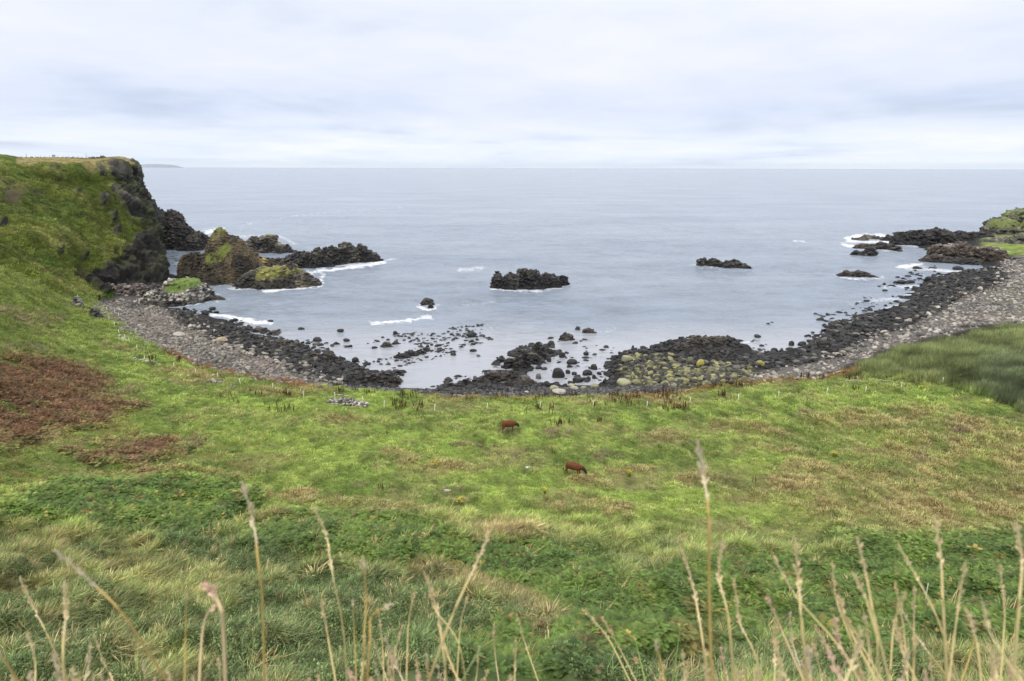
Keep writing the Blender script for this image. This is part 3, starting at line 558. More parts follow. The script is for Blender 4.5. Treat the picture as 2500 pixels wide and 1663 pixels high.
reef('rock', 'black rock with an upright knob in front of the surf rock', [(2090, 622, 613, 13, .5, 3), (2122, 625, 600, 17, .7, 2.6), (2108, 624, 614, 14, .5, 3)], .32, .7, DK, seed=35)
reef('rock_reef', 'straight low black ledge nearest the right boulder beach', [(2068, 675, 664, 22, .4, 4), (2100, 676, 664, 24, .4, 4), (2130, 678, 671, 13, .5, 2)], .3, .5, ((0.014, 0.013, 0.012), (0.05, 0.04, 0.034)), seed=36)
reef('rock_ledge', 'brown columnar basalt ledge with pale stones on top', [(2300, 638, 600, 34, .55, 5), (2340, 640, 597, 44, .6, 5), (2390, 642, 604, 44, .55, 5), (2430, 645, 612, 30, .5, 4), (2285, 640, 625, 34, .5, 3)], .45, .9, ((0.03, 0.024, 0.019), (0.075, 0.058, 0.043)), top=(0.24, 0.22, 0.20), topz=.85, cell=1.3, seed=37)
reef('rock_shelf', 'black rock shelf at the foot of the columnar ledge', [(2300, 640, 627, 34, .4, 3), (2350, 645, 632, 40, .4, 3)], .4, .6, DK, seed=38)
reef('headland', '', [(2440, 590, 534, 38, 1.2, 5), (2490, 588, 514, 62, 1.6, 4), (2560, 600, 500, 90, 1.5, 4), (2450, 612, 585, 60, .6, 3), (2530, 625, 570, 80, 1.0, 3), (2500, 560, 512, 44, 1.3, 6)], .6, 1.2, rub=.8, pal= ((0.04, 0.038, 0.034), (0.13, 0.125, 0.10)), top=(0.12, 0.145, 0.042), topz=.3, kind='structure', cell=2.4, seed=39)
# inshore reefs
INS = [('low black ridge of rock in the shallows below the wave line, left end', [(915, 852, 843, 13, .5), (945, 848, 834, 16, .5), (967, 842, 830, 14, .5)]),
       ('long slanting black rock ridge, nearer one in the calm shallows', [(985, 876, 865, 20, .6), (1005, 871, 857, 20, .6), (1025, 865, 853, 18, .6), (1042, 859, 850, 14, .6)]),
       ('slab of black rock with a flat top at the left edge of the central pool', [(905, 946, 905, 40, .5), (950, 942, 903, 34, .5), (865, 945, 912, 34, .6), (975, 915, 903, 12, .6)]),
       ('tangled black rock mass rising from the pools in the centre', [(1245, 900, 868, 24, .6), (1275, 905, 850, 28, .6), (1315, 880, 838, 26, .6), (1340, 865, 850, 20, .5), (1300, 890, 862, 34, .6), (1220, 885, 870, 14, .6)]),
       ('dark weedy rock mass at the point of the right reef', [(1700, 855, 822, 34, .7), (1740, 850, 820, 36, .7), (1770, 846, 826, 22, .7), (1660, 865, 842, 32, .7), (1730, 880, 850, 50, .5)]),
       ('small black rock pair among foam right of the centre rocks', [(1410, 805, 797, 9, .6), (1438, 814, 800, 19, .5)]),
       ('low dark rock ledge at the outer edge of the left beach, farthest', [(600, 806, 797, 18, .5), (635, 812, 801, 22, .5), (668, 818, 808, 16, .5)]),
       ('dark rock ledge running out from the left beach, middle one', [(690, 846, 832, 22, .5), (725, 848, 836, 20, .5), (748, 850, 842, 12, .5)]),
       ('broad dark rock ledge running out from the left beach, nearest', [(760, 880, 860, 30, .5), (800, 886, 862, 30, .5), (828, 880, 870, 18, .5)]),
       ('low black rock shelf between the field edge and the central pools', [(1090, 950, 938, 28, .6), (1130, 946, 930, 30, .6), (1170, 940, 920, 30, .6), (1205, 934, 905, 32, .6), (1240, 930, 902, 34, .6), (1285, 942, 922, 30, .6), (1250, 948, 930, 34, .5)]),
       ('squat black rock just seaward of the central rocks', [(1382, 832, 814, 20, .6)])]
for i, (lb, bs) in enumerate(INS): reef('rock_reef', lb, [(*b, 2.6) for b in bs], .26, .75, DK if i < 4 else DB, cell=1.1, seed=50+i, top=(0.14, 0.14, 0.06) if i in (3,) else None, topz=.8)

# ------------------------------------------------------------------ sea
SA, SN = 620, 0
ld = np.r_[40/np.linspace(40/70, 40/1600, 540), np.exp(np.linspace(math.log(1700), math.log(42000), 26))]
sa = np.linspace(-1.05, 1.05, SA); a3, d3 = np.meshgrid(sa, ld, indexing='ij'); SX, SY = np.sin(a3)*d3, np.cos(a3)*d3
SP = np.stack([SX, SY, SX*0], -1); sx, sy = proj(SP)
n0 = fbm(SX*.08, SY*.08, oct=4, seed=71); nf = fbm(SX*.5, SY*.5, oct=4, seed=72); nr = fbm(SX*.22, SY*.3, oct=4, seed=73, ridged=True)
fo = np.zeros(sx.shape); nff = fbm(SX*1.6, SY*1.1, oct=3, seed=74); qx, qy = sx+nf*8+n0*8+nff*4, sy+nf*3.4+n0*1.5+nff*1.8
def stroke(pts, w, s): global fo; fo = np.maximum(fo, s*1.0*(1-sstep(w*.05, w*2.1, dseg(qx, qy, pts))))
stroke([(780, 663), (830, 655), (880, 648), (935, 640)], 6, 1.0); stroke([(700, 664), (760, 666), (790, 655)], 6, .85); stroke([(640, 712), (690, 708), (740, 702), (780, 694), (790, 672)], 5, .95)
stroke([(935, 636), (965, 634)], 3, .8); stroke([(1195, 705), (1260, 709), (1300, 710), (1350, 704), (1392, 694)], 3.2, .9); stroke([(1392, 694), (1415, 684), (1405, 674)], 7, .5)
stroke([(1022, 752), (1045, 758), (1065, 754)], 4, .95); stroke([(1005, 740), (1075, 733)], 9, .45); stroke([(902, 792), (950, 787), (1000, 780), (1050, 773)], 4.5, .92); stroke([(500, 768), (560, 774), (620, 786), (660, 789)], 5, .9); stroke([(510, 785), (600, 795)], 8, .65)
stroke([(1120, 660), (1180, 655)], 7, .75); stroke([(1130, 745), (1210, 738)], 5, .6); stroke([(590, 548), (680, 533), (780, 520), (980, 507)], 2.2, .62); stroke([(600, 545), (580, 560), (620, 575), (700, 590), (760, 605)], 4, .5); stroke([(500, 567), (545, 560)], 6, .9)
stroke([(560, 580), (620, 577), (680, 575), (720, 595)], 5, .7); stroke([(2070, 583), (2110, 576), (2160, 577)], 6, 1.1); stroke([(2070, 590), (2130, 590), (2190, 590)], 4, .9); stroke([(2060, 597), (2095, 604), (2130, 606)], 5, 1.0); stroke([(2200, 598), (2260, 605), (2300, 608)], 4, .75)
stroke([(2145, 612), (2190, 612)], 3, .7); stroke([(2045, 676), (2085, 679), (2145, 680), (2160, 674)], 3, .8); stroke([(1700, 652), (1760, 658), (1830, 659)], 3, .6); stroke([(1935, 588), (1968, 589)], 3, .8)
stroke([(2190, 652), (2250, 645)], 5, 1.0); stroke([(2210, 655), (2290, 660), (2390, 668)], 6, .8); stroke([(2290, 690), (2370, 668)], 6, 1.0); stroke([(2160, 700), (2240, 700)], 5, .8); stroke([(2130, 735), (2200, 730), (2240, 715)], 7, .75); stroke([(2150, 762), (2180, 755), (2220, 745)], 9, .9); stroke([(2070, 745), (2110, 735)], 5, .6)
stroke([(1620, 845), (1660, 838), (1680, 832)], 5, 1.0); stroke([(1810, 835), (1840, 832)], 3, .8); stroke([(1600, 842), (1580, 850)], 4, .6); stroke([(1430, 815), (1480, 808), (1500, 800)], 6, .55); stroke([(1195, 800), (1205, 804)], 4, .6); stroke([(1440, 760), (1500, 752)], 4, .3)
stroke([(385, 655), (395, 700), (385, 706)], 5, .75); stroke([(530, 738), (560, 728)], 5, .6); stroke([(425, 645), (445, 640)], 4, .7)
for q in ((1705, 862), (1725, 860)): fo = np.maximum(fo, .0)
nfl = fbm(SX*.07, SY*.09, oct=2, seed=78)
for c_o, R_o, Rd_o, r0_o, pb_o in FOAMR:                     # broken wash round the feet of the reefs
    ex, ey = SX-c_o[0]+nff*.5, SY-c_o[1]+nff*.5; rr = np.hypot((ex*r0_o[1]-ey*r0_o[0])/R_o, (ex*r0_o[0]+ey*r0_o[1])/Rd_o); wd_ = 2.2/min(R_o, Rd_o)
    fo = np.maximum(fo, (.62+.35*nfl)*np.exp(-np.clip((rr-1.0)/wd_, -3, 9)**2*.8))
caps = sstep(0.80, 0.92, vnoise(SX*.03, SY*.06, seed=75)*.5+.5)*sstep(.3, .6, nr)*.5
fo = np.clip(np.maximum(fo, caps*(sy < 700)), 0, 1.2)
calm = sstep(760, 850, sy+n0*18)*0.85
sz = (1-calm*.93)*(fbm(SX*.10+SY*.02, SY*.2, oct=2, seed=76)*.30+fbm(SX*.28, SY*.5, oct=3, seed=79)*.42*np.clip(1.6-d3/500, 0, 1))*np.clip(1.6-d3/900, .0, 1)
crest = np.zeros(sx.shape)
for pts in ([(640, 787), (700, 790), (800, 797), (900, 797), (1050, 778)], [(480, 765), (560, 772), (660, 788)]): crest = np.maximum(crest, 1-sstep(0, 5, dseg(sx+n0*4, sy, pts)))
sz = sz+crest*.35
m = bpy.data.materials.new('sea_water'); m.use_nodes = True; t = m.node_tree; b = t.nodes['Principled BSDF']
g = N(t, 'ShaderNodeNewGeometry'); af = N(t, 'ShaderNodeAttribute', attribute_name='foam'); ac_ = N(t, 'ShaderNodeAttribute', attribute_name='calm')
mpw = N(t, 'ShaderNodeMapping'); mpw.inputs['Scale'].default_value = (1, 1.9, 1); mpw.inputs['Rotation'].default_value = (0, 0, 0.15); L(t, g.outputs['Position'], mpw.inputs[0])
w1 = noise_n(t, mpw.outputs[0], 0.22, 8, 0.68, 0.3); w2_ = noise_n(t, mpw.outputs[0], 0.05, 4, 0.6); w3_ = noise_n(t, mpw.outputs[0], 0.008, 4, 0.6)
st = math_n(t, 'MULTIPLY', math_n(t, 'SUBTRACT', 1.0, ac_.outputs['Fac']), math_n(t, 'ADD', -0.55, math_n(t, 'MULTIPLY', w2_, 3.0)))
bp = N(t, 'ShaderNodeBump'); bp.inputs['Distance'].default_value = 3.2; L(t, math_n(t, 'ADD', math_n(t, 'MULTIPLY', st, 0.62), 0.05), bp.inputs['Strength']); L(t, w1, bp.inputs['Height'])
fn = noise_n(t, mpw.outputs[0], .9, 7, 0.75)
fm = math_n(t, 'MULTIPLY', math_n(t, 'SUBTRACT', math_n(t, 'ADD', math_n(t, 'MULTIPLY', af.outputs['Fac'], 1.0), math_n(t, 'MULTIPLY', fn, 2.1)), 1.62), 2.4, True)
body = ramp(t, math_n(t, 'ADD', math_n(t, 'MULTIPLY', w3_, .6), math_n(t, 'MULTIPLY', w2_, .4)), [(0.38, (0.185, 0.23, 0.295)), (0.62, (0.275, 0.32, 0.38))])
shal = mixc(t, ac_.outputs['Fac'], body, (0.30, 0.31, 0.335))
L(t, mixc(t, fm, shal, (0.74, 0.76, 0.78)), b.inputs[0])
L(t, math_n(t, 'ADD', math_n(t, 'MULTIPLY', fm, 0.6), math_n(t, 'SUBTRACT', 0.22, math_n(t, 'MULTIPLY', ac_.outputs['Fac'], 0.16))), b.inputs['Roughness'])
b.inputs['IOR'].default_value = 1.34; L(t, bp.outputs[0], b.inputs['Normal'])
SP[..., 2] = sz
sea = mesh_np('sea', SP.reshape(-1, 3), grid_faces(SA, len(ld))[:, ::-1], m, None, extra={'foam': fo.reshape(-1), 'calm': calm.reshape(-1)}); tag(sea, kind='structure')

# far island on the horizon
xs = np.linspace(0, 1, 60); c0 = at_z(382, 412.2, 0)[:2]; dirn = c0/np.linalg.norm(c0); ctr = dirn*36000; side = np.array((dirn[1], -dirn[0]))
prof = np.interp(xs, [0, .12, .3, .45, .6, .8, .92, 1], [0, 95, 150, 165, 160, 120, 50, 0])+vnoise(xs*14, 0, seed=3)*8
VI = []; K = 9
for i, x in enumerate(xs):
    for j in range(K):
        a = math.pi*j/(K-1); q = ctr+side*(x-.5)*2350+dirn*math.cos(a)*600*math.sin(math.pi*max(.05, min(.95, x)))
        VI.append((q[0], q[1], math.sin(a)*max(prof[i], 0)-2))
isl = mesh_np('island', VI, grid_faces(60, K), flat('island_hazed', (0.20, 0.25, 0.29), scale=.01)); tag(isl, 'faint blue island low on the horizon beyond the left headland', 'island')  # part of the distance haze is put into this blue-grey colour

def tuft(name, n, h, spread, wid, lean, mat, seed, droop=.5):
    r = random.Random(seed); V, F, A = [], [], []
    for _ in range(n):
        a = r.uniform(0, 6.28); rad = spread*math.sqrt(r.random())*.5; bx, by = rad*math.cos(a), rad*math.sin(a)
        da = a+r.uniform(-.8, .8); L_ = h*r.uniform(.55, 1.15); out = L_*r.uniform(.15, .75)*droop*2; w = wid*r.uniform(.6, 1.2); ux, uy = -math.sin(da), math.cos(da)
        v = r.uniform(.5, 1.4); b0 = len(V)
        for t_, ww in ((0, 1), (.5, .8)):
            ox = math.cos(da)*out*t_**1.6+lean[0]*L_*t_**1.5; oy = math.sin(da)*out*t_**1.6+lean[1]*L_*t_**1.5
            z = L_*(t_-.28*droop*t_*t_)
            V += [(bx+ox-ux*w*ww/2, by+oy-uy*w*ww/2, z), (bx+ox+ux*w*ww/2, by+oy+uy*w*ww/2, z)]; A += [v*.9]*2
        V.append((bx+math.cos(da)*out+lean[0]*L_, by+math.sin(da)*out+lean[1]*L_, L_*(1-.45*droop))); A.append(v*1.15)
        F += [(b0, b0+1, b0+3, b0+2), (b0+2, b0+3, b0+4)]
    return proto(name, V, F, A, mat)
def fernc(name, n, mat, seed, ln=.8):
    r = random.Random(seed); V, F, A = [], [], []
    for q in range(n):
        a = 6.28*q/n+r.uniform(-.5, .5); L_ = ln*r.uniform(.7, 1.15); rise = r.uniform(.5, .95); v = r.uniform(.65, 1.3); c, s = math.cos(a), math.sin(a); tw = r.uniform(-.3, .3)
        K = 9
        def P_(t_): return (c*L_*.85*t_, s*L_*.85*t_, L_*(rise*t_-.75*rise*t_*t_)+.12)
        for k in range(K):
            t0 = .18+.8*k/K; wl = L_*.30*math.sin(math.pi*min(1, (1-t0)*.62+.06)); p = P_(t0); p2 = P_(t0+.075)
            for sg in (-1, 1):
                b0 = len(V); ex, ey = -s*sg*wl+c*.35*wl, c*sg*wl+s*.35*wl
                V += [p, p2, ((p[0]+p2[0])/2+ex, (p[1]+p2[1])/2+ey, p[2]-wl*.25+sg*tw*wl)]; A += [v*.95, v, v*1.15]; F.append((b0, b0+1, b0+2))
    return proto(name, V, F, A, mat)
def leafc(name, n, mat, seed, R=.45, lf=.07):
    r = random.Random(seed); V, F, A = [], [], []
    for q in range(n):
        u = Vector((r.gauss(0, 1), r.gauss(0, 1), abs(r.gauss(0, .8)))).normalized()*R*r.uniform(.5, 1.05); nx = Vector((r.gauss(0, 1), r.gauss(0, 1), r.gauss(1, .6))).normalized()
        t_ = nx.orthogonal().normalized(); t_.rotate(Matrix.Rotation(r.uniform(0, 6.28), 3, nx)); s_ = nx.cross(t_); l = lf*r.uniform(.7, 1.4); b0 = len(V)
        V += [u-t_*l, u+s_*l*.6, u+t_*l, u-s_*l*.6]; A += [r.uniform(.6, 1.4)]*4; F.append((b0, b0+1, b0+2, b0+3))
    return proto(name, V, F, A, mat)
# wind from the left: everything leans right
WL = (.22, .05)
T_SHORT = [tuft('short_tuft', 22, .34, .8, .030, WL, M_LEAF, 100+i, .6) for i in range(3)]
T_LONG = [tuft('long_tuft', 26, .55, .65, .030, (.30, .05), M_LEAF, 110+i, .8) for i in range(3)]
T_FAR = [tuft('far_tuft', 16, .36, 1.1, .075, WL, M_LEAF, 120+i, .7) for i in range(3)]
T_FERN = [fernc('fern_clump', 7, M_LEAF, 130+i, .72) for i in range(3)]
T_LEAF = [leafc('leaf_clump', 46, M_LEAF, 140+i, .42, .05) for i in range(2)]
T_REED = [tuft('reed_clump', 16, 1.5, .9, .045, (.12, .02), M_LEAF, 150+i, .25) for i in range(2)]
def sample(n, d0, d1, power, az=(-.82, .84)):
    """random ground points, density falling as distance^-power"""
    u = RNG.random(n); e = 2-power
    d = (d0**e+(d1**e-d0**e)*u)**(1/e) if abs(e) > 1e-6 else d0*(d1/d0)**u
    a = RNG.uniform(az[0], az[1], n); x, y = np.sin(a)*d, np.cos(a)*d; P = np.stack([x, y, gz(x, y)], -1); return P, d
def finish(name, protos, P, d, colr, s, tilt=.15, sq=None):
    n = len(P); ROT = np.stack([RNG.normal(0, tilt, n), RNG.normal(0, tilt, n), RNG.uniform(-.6, .6, n)+RNG.integers(0, 2, n)*.0], -1)
    SC = np.stack([s*RNG.uniform(.8, 1.2, n), s*RNG.uniform(.8, 1.2, n), s*(RNG.uniform(.75, 1.3, n) if sq is None else sq)], -1)
    colr = colr*RNG.uniform(.62, 1.42, (n, 1))*RNG.uniform(.94, 1.06, (n, 3))
    return scatter(name, protos, P, ROT, SC, RNG.integers(0, len(protos), n), colr)
P, d = sample(195000, 52, 235, 1.75); c, mk = masks(P); ok = (mk['beach'] < .4) & (P[:, 2] > .6) & (mk['fern'] < RNG.random(len(P))) & (mk['reed'] < .5)
ok &= (mk['px'] > -420) & (mk['px'] < 2950)
P, d, c = P[ok], d[ok], c[ok]; tall = (mk['pale']+mk['pink']*.3+mk['brown']*.9)[ok]; P[:, 2] -= .03
hum = np.clip(fbm(P[:, 0]*.75+11, P[:, 1]*.75, oct=3, seed=62)*1.4+.5, 0.05, 1.4)
finish('field_grass', T_FAR, P, d, c, (.42+.5*hum+.5*tall)*(d/95)**.85, .25)
P, d = sample(120000, 21, 62, 1.1); c, mk = masks(P); cn = fbm(P[:, 0]*1.1, P[:, 1]*1.1, oct=2, seed=92)
ok = (mk['fern'] < RNG.random(len(P))*1.03) & (mk['shrub'] < RNG.random(len(P))*1.12) & (mk['px'] > -420) & (mk['px'] < 2950) & (cn > -.45+RNG.random(len(P))*.5)
P, d, c, cn = P[ok], d[ok], c[ok], cn[ok]; dry = (RNG.random(len(P)) < .2)[:, None]; c = np.where(dry, STRAW*.85, c*1.2)*np.clip(1+cn*1.3, .5, 1.6)[:, None]
P[:, 2] += np.clip(cn, 0, 1)*.25
finish('slope_grass', T_LONG, P, d, c, .55+.75*np.clip(cn+.3, 0, 1)+d*.006, .4)
P, d = sample(170000, 21, 90, 1.2); c, mk = masks(P); ok = (mk['fern'] > RNG.random(len(P))*.8+.1) & (mk['px'] > -420) & (mk['px'] < 2950); P, d, c, w_ = P[ok], d[ok], c[ok], mk['w2'][ok]
od = RNG.random(len(P)); c = np.where((od < .02)[:, None], np.array((.40, .30, .10)), np.where((od < .04)[:, None], np.array((.26, .15, .08)), c*1.2))
finish('green_bracken', T_FERN, P, d, c, .55+.35*RNG.random(len(P))+d*.002, .3)
P, d = sample(68000, 21, 62, 1.1); c, mk = masks(P); ok = (mk['shrub'] > RNG.random(len(P))*.8+.1) & (mk['px'] > -420) & (mk['px'] < 2950); P, d, c = P[ok], d[ok], c[ok]; P[:, 2] += .1
finish('bramble_cover', T_LEAF, P, d, c*1.35, .6+.5*RNG.random(len(P)), .3)
P, d = sample(60000, 70, 185, 1.2, (-.74, -.3)); c, mk = masks(P); ok = mk['brown'] > .25+RNG.random(len(P))*.4; P, d, c = P[ok], d[ok], c[ok]
finish('brown_bracken', T_FERN, P, d, np.clip(c, 0, 1)*RNG.uniform(.8, 1.5, (len(c), 1)), .7+.4*RNG.random(len(P)), .3)
P, d = sample(60000, 90, 190, 1.0, (.42, .76)); c, mk = masks(P); ok = mk['reed'] > .4; P, d, c = P[ok], d[ok], c[ok]
rn = fbm(P[:, 0]*.22, P[:, 1]*.22, oct=3, seed=95)
finish('reed_bed', T_REED, P, d, c*1.15*np.clip(1+1.1*rn, .5, 1.7)[:, None], (.6+.45*RNG.random(len(P)))*(1+.7*rn)*(.45+.6*mk['reed'][ok]), .16)
# headland grass
wgt = np.linalg.norm(np.cross(np.gradient(HLD, axis=0), np.gradient(HLD, axis=1)), axis=-1)*(rk < .5)*(soil < .5)*(hy > 380)*(hx > -50)
pw_ = wgt.ravel()/wgt.sum(); idx = RNG.choice(wgt.size, 42000, p=pw_); P = HLD.reshape(-1, 3)[idx]+RNG.normal(0, .25, (len(idx), 3))*np.array((1, 1, 0)); c = hc.reshape(-1, 3)[idx]
d = np.hypot(P[:, 0], P[:, 1]); P[:, 2] -= .1; pv_ = fbm(P[:, 0]*.3+P[:, 2]*.25, P[:, 1]*.12, oct=3, seed=93)
c = c*np.clip(1+pv_*1.1, .45, 1.7)[:, None]
finish('headland_grass', T_FAR, P, d, c*1.1*RNG.uniform(.7, 1.35, (len(P), 1)), (1.0+.95*RNG.random(len(P)))*(1+.5*pv_)*(.45+.55*sstep(398, 425, hy.ravel()[idx])), .3)
# near grass on the bank at the photographer's feet
P, d = sample(380, 2.6, 7, 1.4, (.2, .8)); kp = (RNG.random(len(P)) < .25+.75*sstep(.1, .5, np.arctan2(P[:, 0], P[:, 1]))); P, d = P[kp], d[kp]
finish('bank_grass', T_LONG, P, d, np.where((RNG.random(len(P)) < .6)[:, None], STRAW*.95, np.array((.2, .27, .08))), .9+.4*RNG.random(len(P)), .25)

# ------------------------------------------------------------------ stones of the beach
LD_ = [(405, 755), (470, 762), (520, 785), (600, 800), (690, 822), (735, 845), (800, 852), (835, 880), (870, 892), (900, 905), (990, 905), (985, 930), (960, 950), (860, 950), (800, 930), (720, 905), (650, 880), (560, 850), (500, 820), (440, 785)]
CD = [(1040, 952), (1090, 925), (1180, 905), (1215, 880), (1270, 845), (1330, 836), (1372, 862), (1345, 880), (1300, 905), (1330, 940), (1300, 958), (1100, 964)]
CB = [(830, 942), (1000, 950), (1100, 946), (1480, 946), (1660, 940), (1660, 956), (1480, 966), (1200, 966), (1000, 958), (850, 952)]
RD1 = [(1478, 885), (1510, 858), (1600, 846), (1640, 830), (1690, 822), (1780, 822), (1812, 845), (1800, 868), (1835, 880), (1820, 900), (1500, 905), (1500, 950), (1478, 945)]
RD2 = [(1800, 872), (1865, 860), (1895, 855), (1940, 870), (1955, 848), (2020, 797), (2060, 772), (2180, 768), (2215, 740), (2250, 695), (2320, 668), (2430, 650), (2470, 665), (2440, 692), (2350, 722), (2280, 765), (2220, 795), (2100, 835), (2050, 872), (1950, 892), (1850, 902)]
LSH = [(430, 750), (520, 758), (620, 790), (700, 812), (780, 835), (900, 850), (905, 895), (860, 895), (820, 880), (720, 850), (600, 812), (500, 780)]
MSH = [(850, 850), (960, 815), (1180, 790), (1200, 830), (1050, 880), (960, 900), (900, 880)]
CSH = [(1330, 825), (1400, 815), (1500, 850), (1490, 935), (1330, 945), (1300, 900)]
RSH = [(1800, 845), (1870, 790), (2000, 765), (2080, 745), (2140, 700), (2200, 670), (2280, 648), (2310, 670), (2240, 715), (2200, 750), (2060, 790), (1990, 810), (1980, 850), (1850, 860)]
HEADB = [(365, 600), (400, 590), (440, 610), (430, 650), (395, 650), (370, 640)]
Cdark = ((.007, .007, .0075), (.034, .032, .030)); Cpale = ((.10, .09, .08), (.46, .43, .38)); Cgrey = ((.08, .08, .078), (.26, .25, .23)); Colv = ((.09, .09, .045), (.26, .25, .12))
Z = [  # polygon, count, size range (m), colours, depth floor, group phrase, label
 (LD_, 2600, (.4, 1.35), Cdark, 'dark boulders of the left tideline', 'black wet boulder in the dark tideline band of the left beach'),
 (LP, 5200, (.25, .9), Cpale, 'pale stones of the left beach', 'pale grey rounded stone high on the left beach below the grass'),
 (CD, 1300, (.5, 1.7), Cdark, 'dark boulders between the central pools', 'black boulder between the calm pools at the centre of the shore'),
 (CB, 4200, (.2, .65), ((.025, .025, .025), (.13, .125, .12)), 'dark stones under the field edge', 'dark stone in the narrow strip just below the field edge'),
 (RD1, 1300, (.4, 1.35), Cdark, 'dark boulders of the right reef', 'black boulder on the low reef right of the central pools'),
 (OLV, 1200, (.35, 1.5), Colv, 'lichened boulders of the right reef', 'olive lichen-covered boulder behind the right reef'),
 (RD2, 3000, (.5, 1.8), Cdark, 'dark boulders of the right tideline', 'black wet boulder in the tideline band of the right beach'),
 (RP, 7000, (.3, 1.15), Cpale, 'pale stones of the right beach', 'pale rounded stone on the upper right beach'),
 (LSH, 420, (.4, 1.6), Cdark, 'boulders in the left shallows', 'black boulder standing in the water off the left beach'),
 (MSH, 1100, (.3, 1.25), Cdark, 'boulders in the middle shallows', 'small black rock awash in the shallows inside the wave line'),
 (CSH, 120, (.5, 1.6), Cdark, 'boulders in the central pool', 'black boulder standing in the still pool right of centre'),
 (RSH, 420, (.5, 1.7), Cdark, 'boulders in the right shallows', 'black boulder standing in the water off the right beach'),
 (HEADB, 130, (.8, 1.9), ((.03, .03, .028), (.2, .19, .17)), 'boulders under the headland', 'grey boulder on the cove shore between cliff and black spur')]
POOL = [(1140, 930, 34, 9), (1160, 915, 22, 7), (1085, 938, 20, 6), (1215, 940, 18, 6), (1190, 952, 26, 3.5), (1285, 938, 26, 4), (1060, 948, 14, 4), (1720, 858, 12, 8), (1780, 883, 20, 6), (1815, 885, 14, 4), (640, 815, 40, 6), (585, 827, 18, 3), (2090, 800, 14, 5), (2135, 808, 8, 9), (1345, 925, 30, 10)]
allP = []
for zi, (poly, n, (s0, s1), pal, grp, lab) in enumerate(Z):
    q = np.array(poly, float); lo, hi = q.min(0), q.max(0)
    # sample on the ground plane so that density is even in the world
    cand = RNG.uniform(lo, hi, (n*12, 2)); inside = inpoly(cand[:, 0], cand[:, 1], poly); cand = cand[inside]
    wd = at_z(cand[:, 0], cand[:, 1], 0.5); dist_ = np.hypot(wd[:, 0], wd[:, 1]); w_ = dist_**2.2; w_ /= w_.sum()
    if len(cand) > n: cand_i = RNG.choice(len(cand), n, replace=False, p=w_)
    else: cand_i = np.arange(len(cand))
    wd = wd[cand_i]; cc = cand[cand_i]; nn_ = len(wd)
    # move to the ground surface (two fixed-point steps)
    for _ in range(6):
        zg = np.maximum(gz(wd[:, 0], wd[:, 1]), 0); wd = at_z(cc[:, 0], cc[:, 1], 0)*0+np.where(True, at_z(cc[:, 0], cc[:, 1], zg), 0)
    s = s0+(s1-s0)*RNG.random(nn_)**2.6; zg = gz(wd[:, 0], wd[:, 1])
    px, py = cc[:, 0], cc[:, 1]
    keep = np.ones(nn_, bool)
    for a, b, r1, r2 in POOL: keep &= ~((np.hypot((px-a)/r1, (py-b)/r2) < 1) & (RNG.random(nn_) < .93))
    if zi in (8, 9, 10, 11):
        keep &= fbm(wd[:, 0]*.09, wd[:, 1]*.13, oct=3, seed=300+zi) > -.15
        if zi == 9: keep &= fbm((wd[:, 0]-wd[:, 1]*.9)*.06, (wd[:, 0]*.9+wd[:, 1])*.02, oct=3, seed=331) > .02
    elif zi in (2,): keep &= fbm(wd[:, 0]*.2, wd[:, 1]*.2, oct=2, seed=305) > -.3
    z = np.maximum(zg, -.25)+s*.12
    k = RNG.random((nn_, 1))**1.5; cl_ = np.array(pal[0])*(1-k)+np.array(pal[1])*k
    wv = fbm(wd[:, 0]*.12, wd[:, 1]*.12, oct=3, seed=340)
    if zi in (1, 7):
        pd_ = spoly(px, py, LD_ if zi == 1 else RD2, 16 if zi == 1 else 22)*1.3; cl_ = np.where((RNG.random(nn_) < pd_)[:, None], np.array((.035, .034, .031))*RNG.uniform(.5, 2, (nn_, 1)), cl_)
        if zi == 1: cl_ = cl_*np.array((.72, .71, .68))
        cl_ = lerp(cl_, np.array((.17, .14, .12)), sstep(.0, .5, wv)*(.75 if zi == 1 else .4)); cl_ = lerp(cl_, cl_*.5, sstep(.0, .5, -wv)*.7)
    if zi in (0, 6):
        pr_ = spoly(px, py, LP if zi == 0 else RP, 30)*.9*(.35+.65*(wv > -.05)); cl_ = np.where((RNG.random(nn_) < pr_)[:, None], np.array((.24, .22, .185))*RNG.uniform(.4, 1.6, (nn_, 1)), cl_)
    if zi in (0, 6): cl_ = np.where((RNG.random(nn_) < .06)[:, None], np.array((.12, .115, .09)), cl_)
    if zi == 5: cl_ = np.where((RNG.random(nn_) < .05)[:, None], np.array((.28, .25, .06)), cl_); cl_ = np.where((RNG.random(nn_) < .42)[:, None], np.array((.035, .035, .03)), cl_)
    allP.append(np.c_[wd[:, 0], wd[:, 1], z, s, cl_, np.full(nn_, zi), px, py][keep])
AP = np.vstack(allP)
appar = AP[:, 3]/np.hypot(AP[:, 0], AP[:, 1])
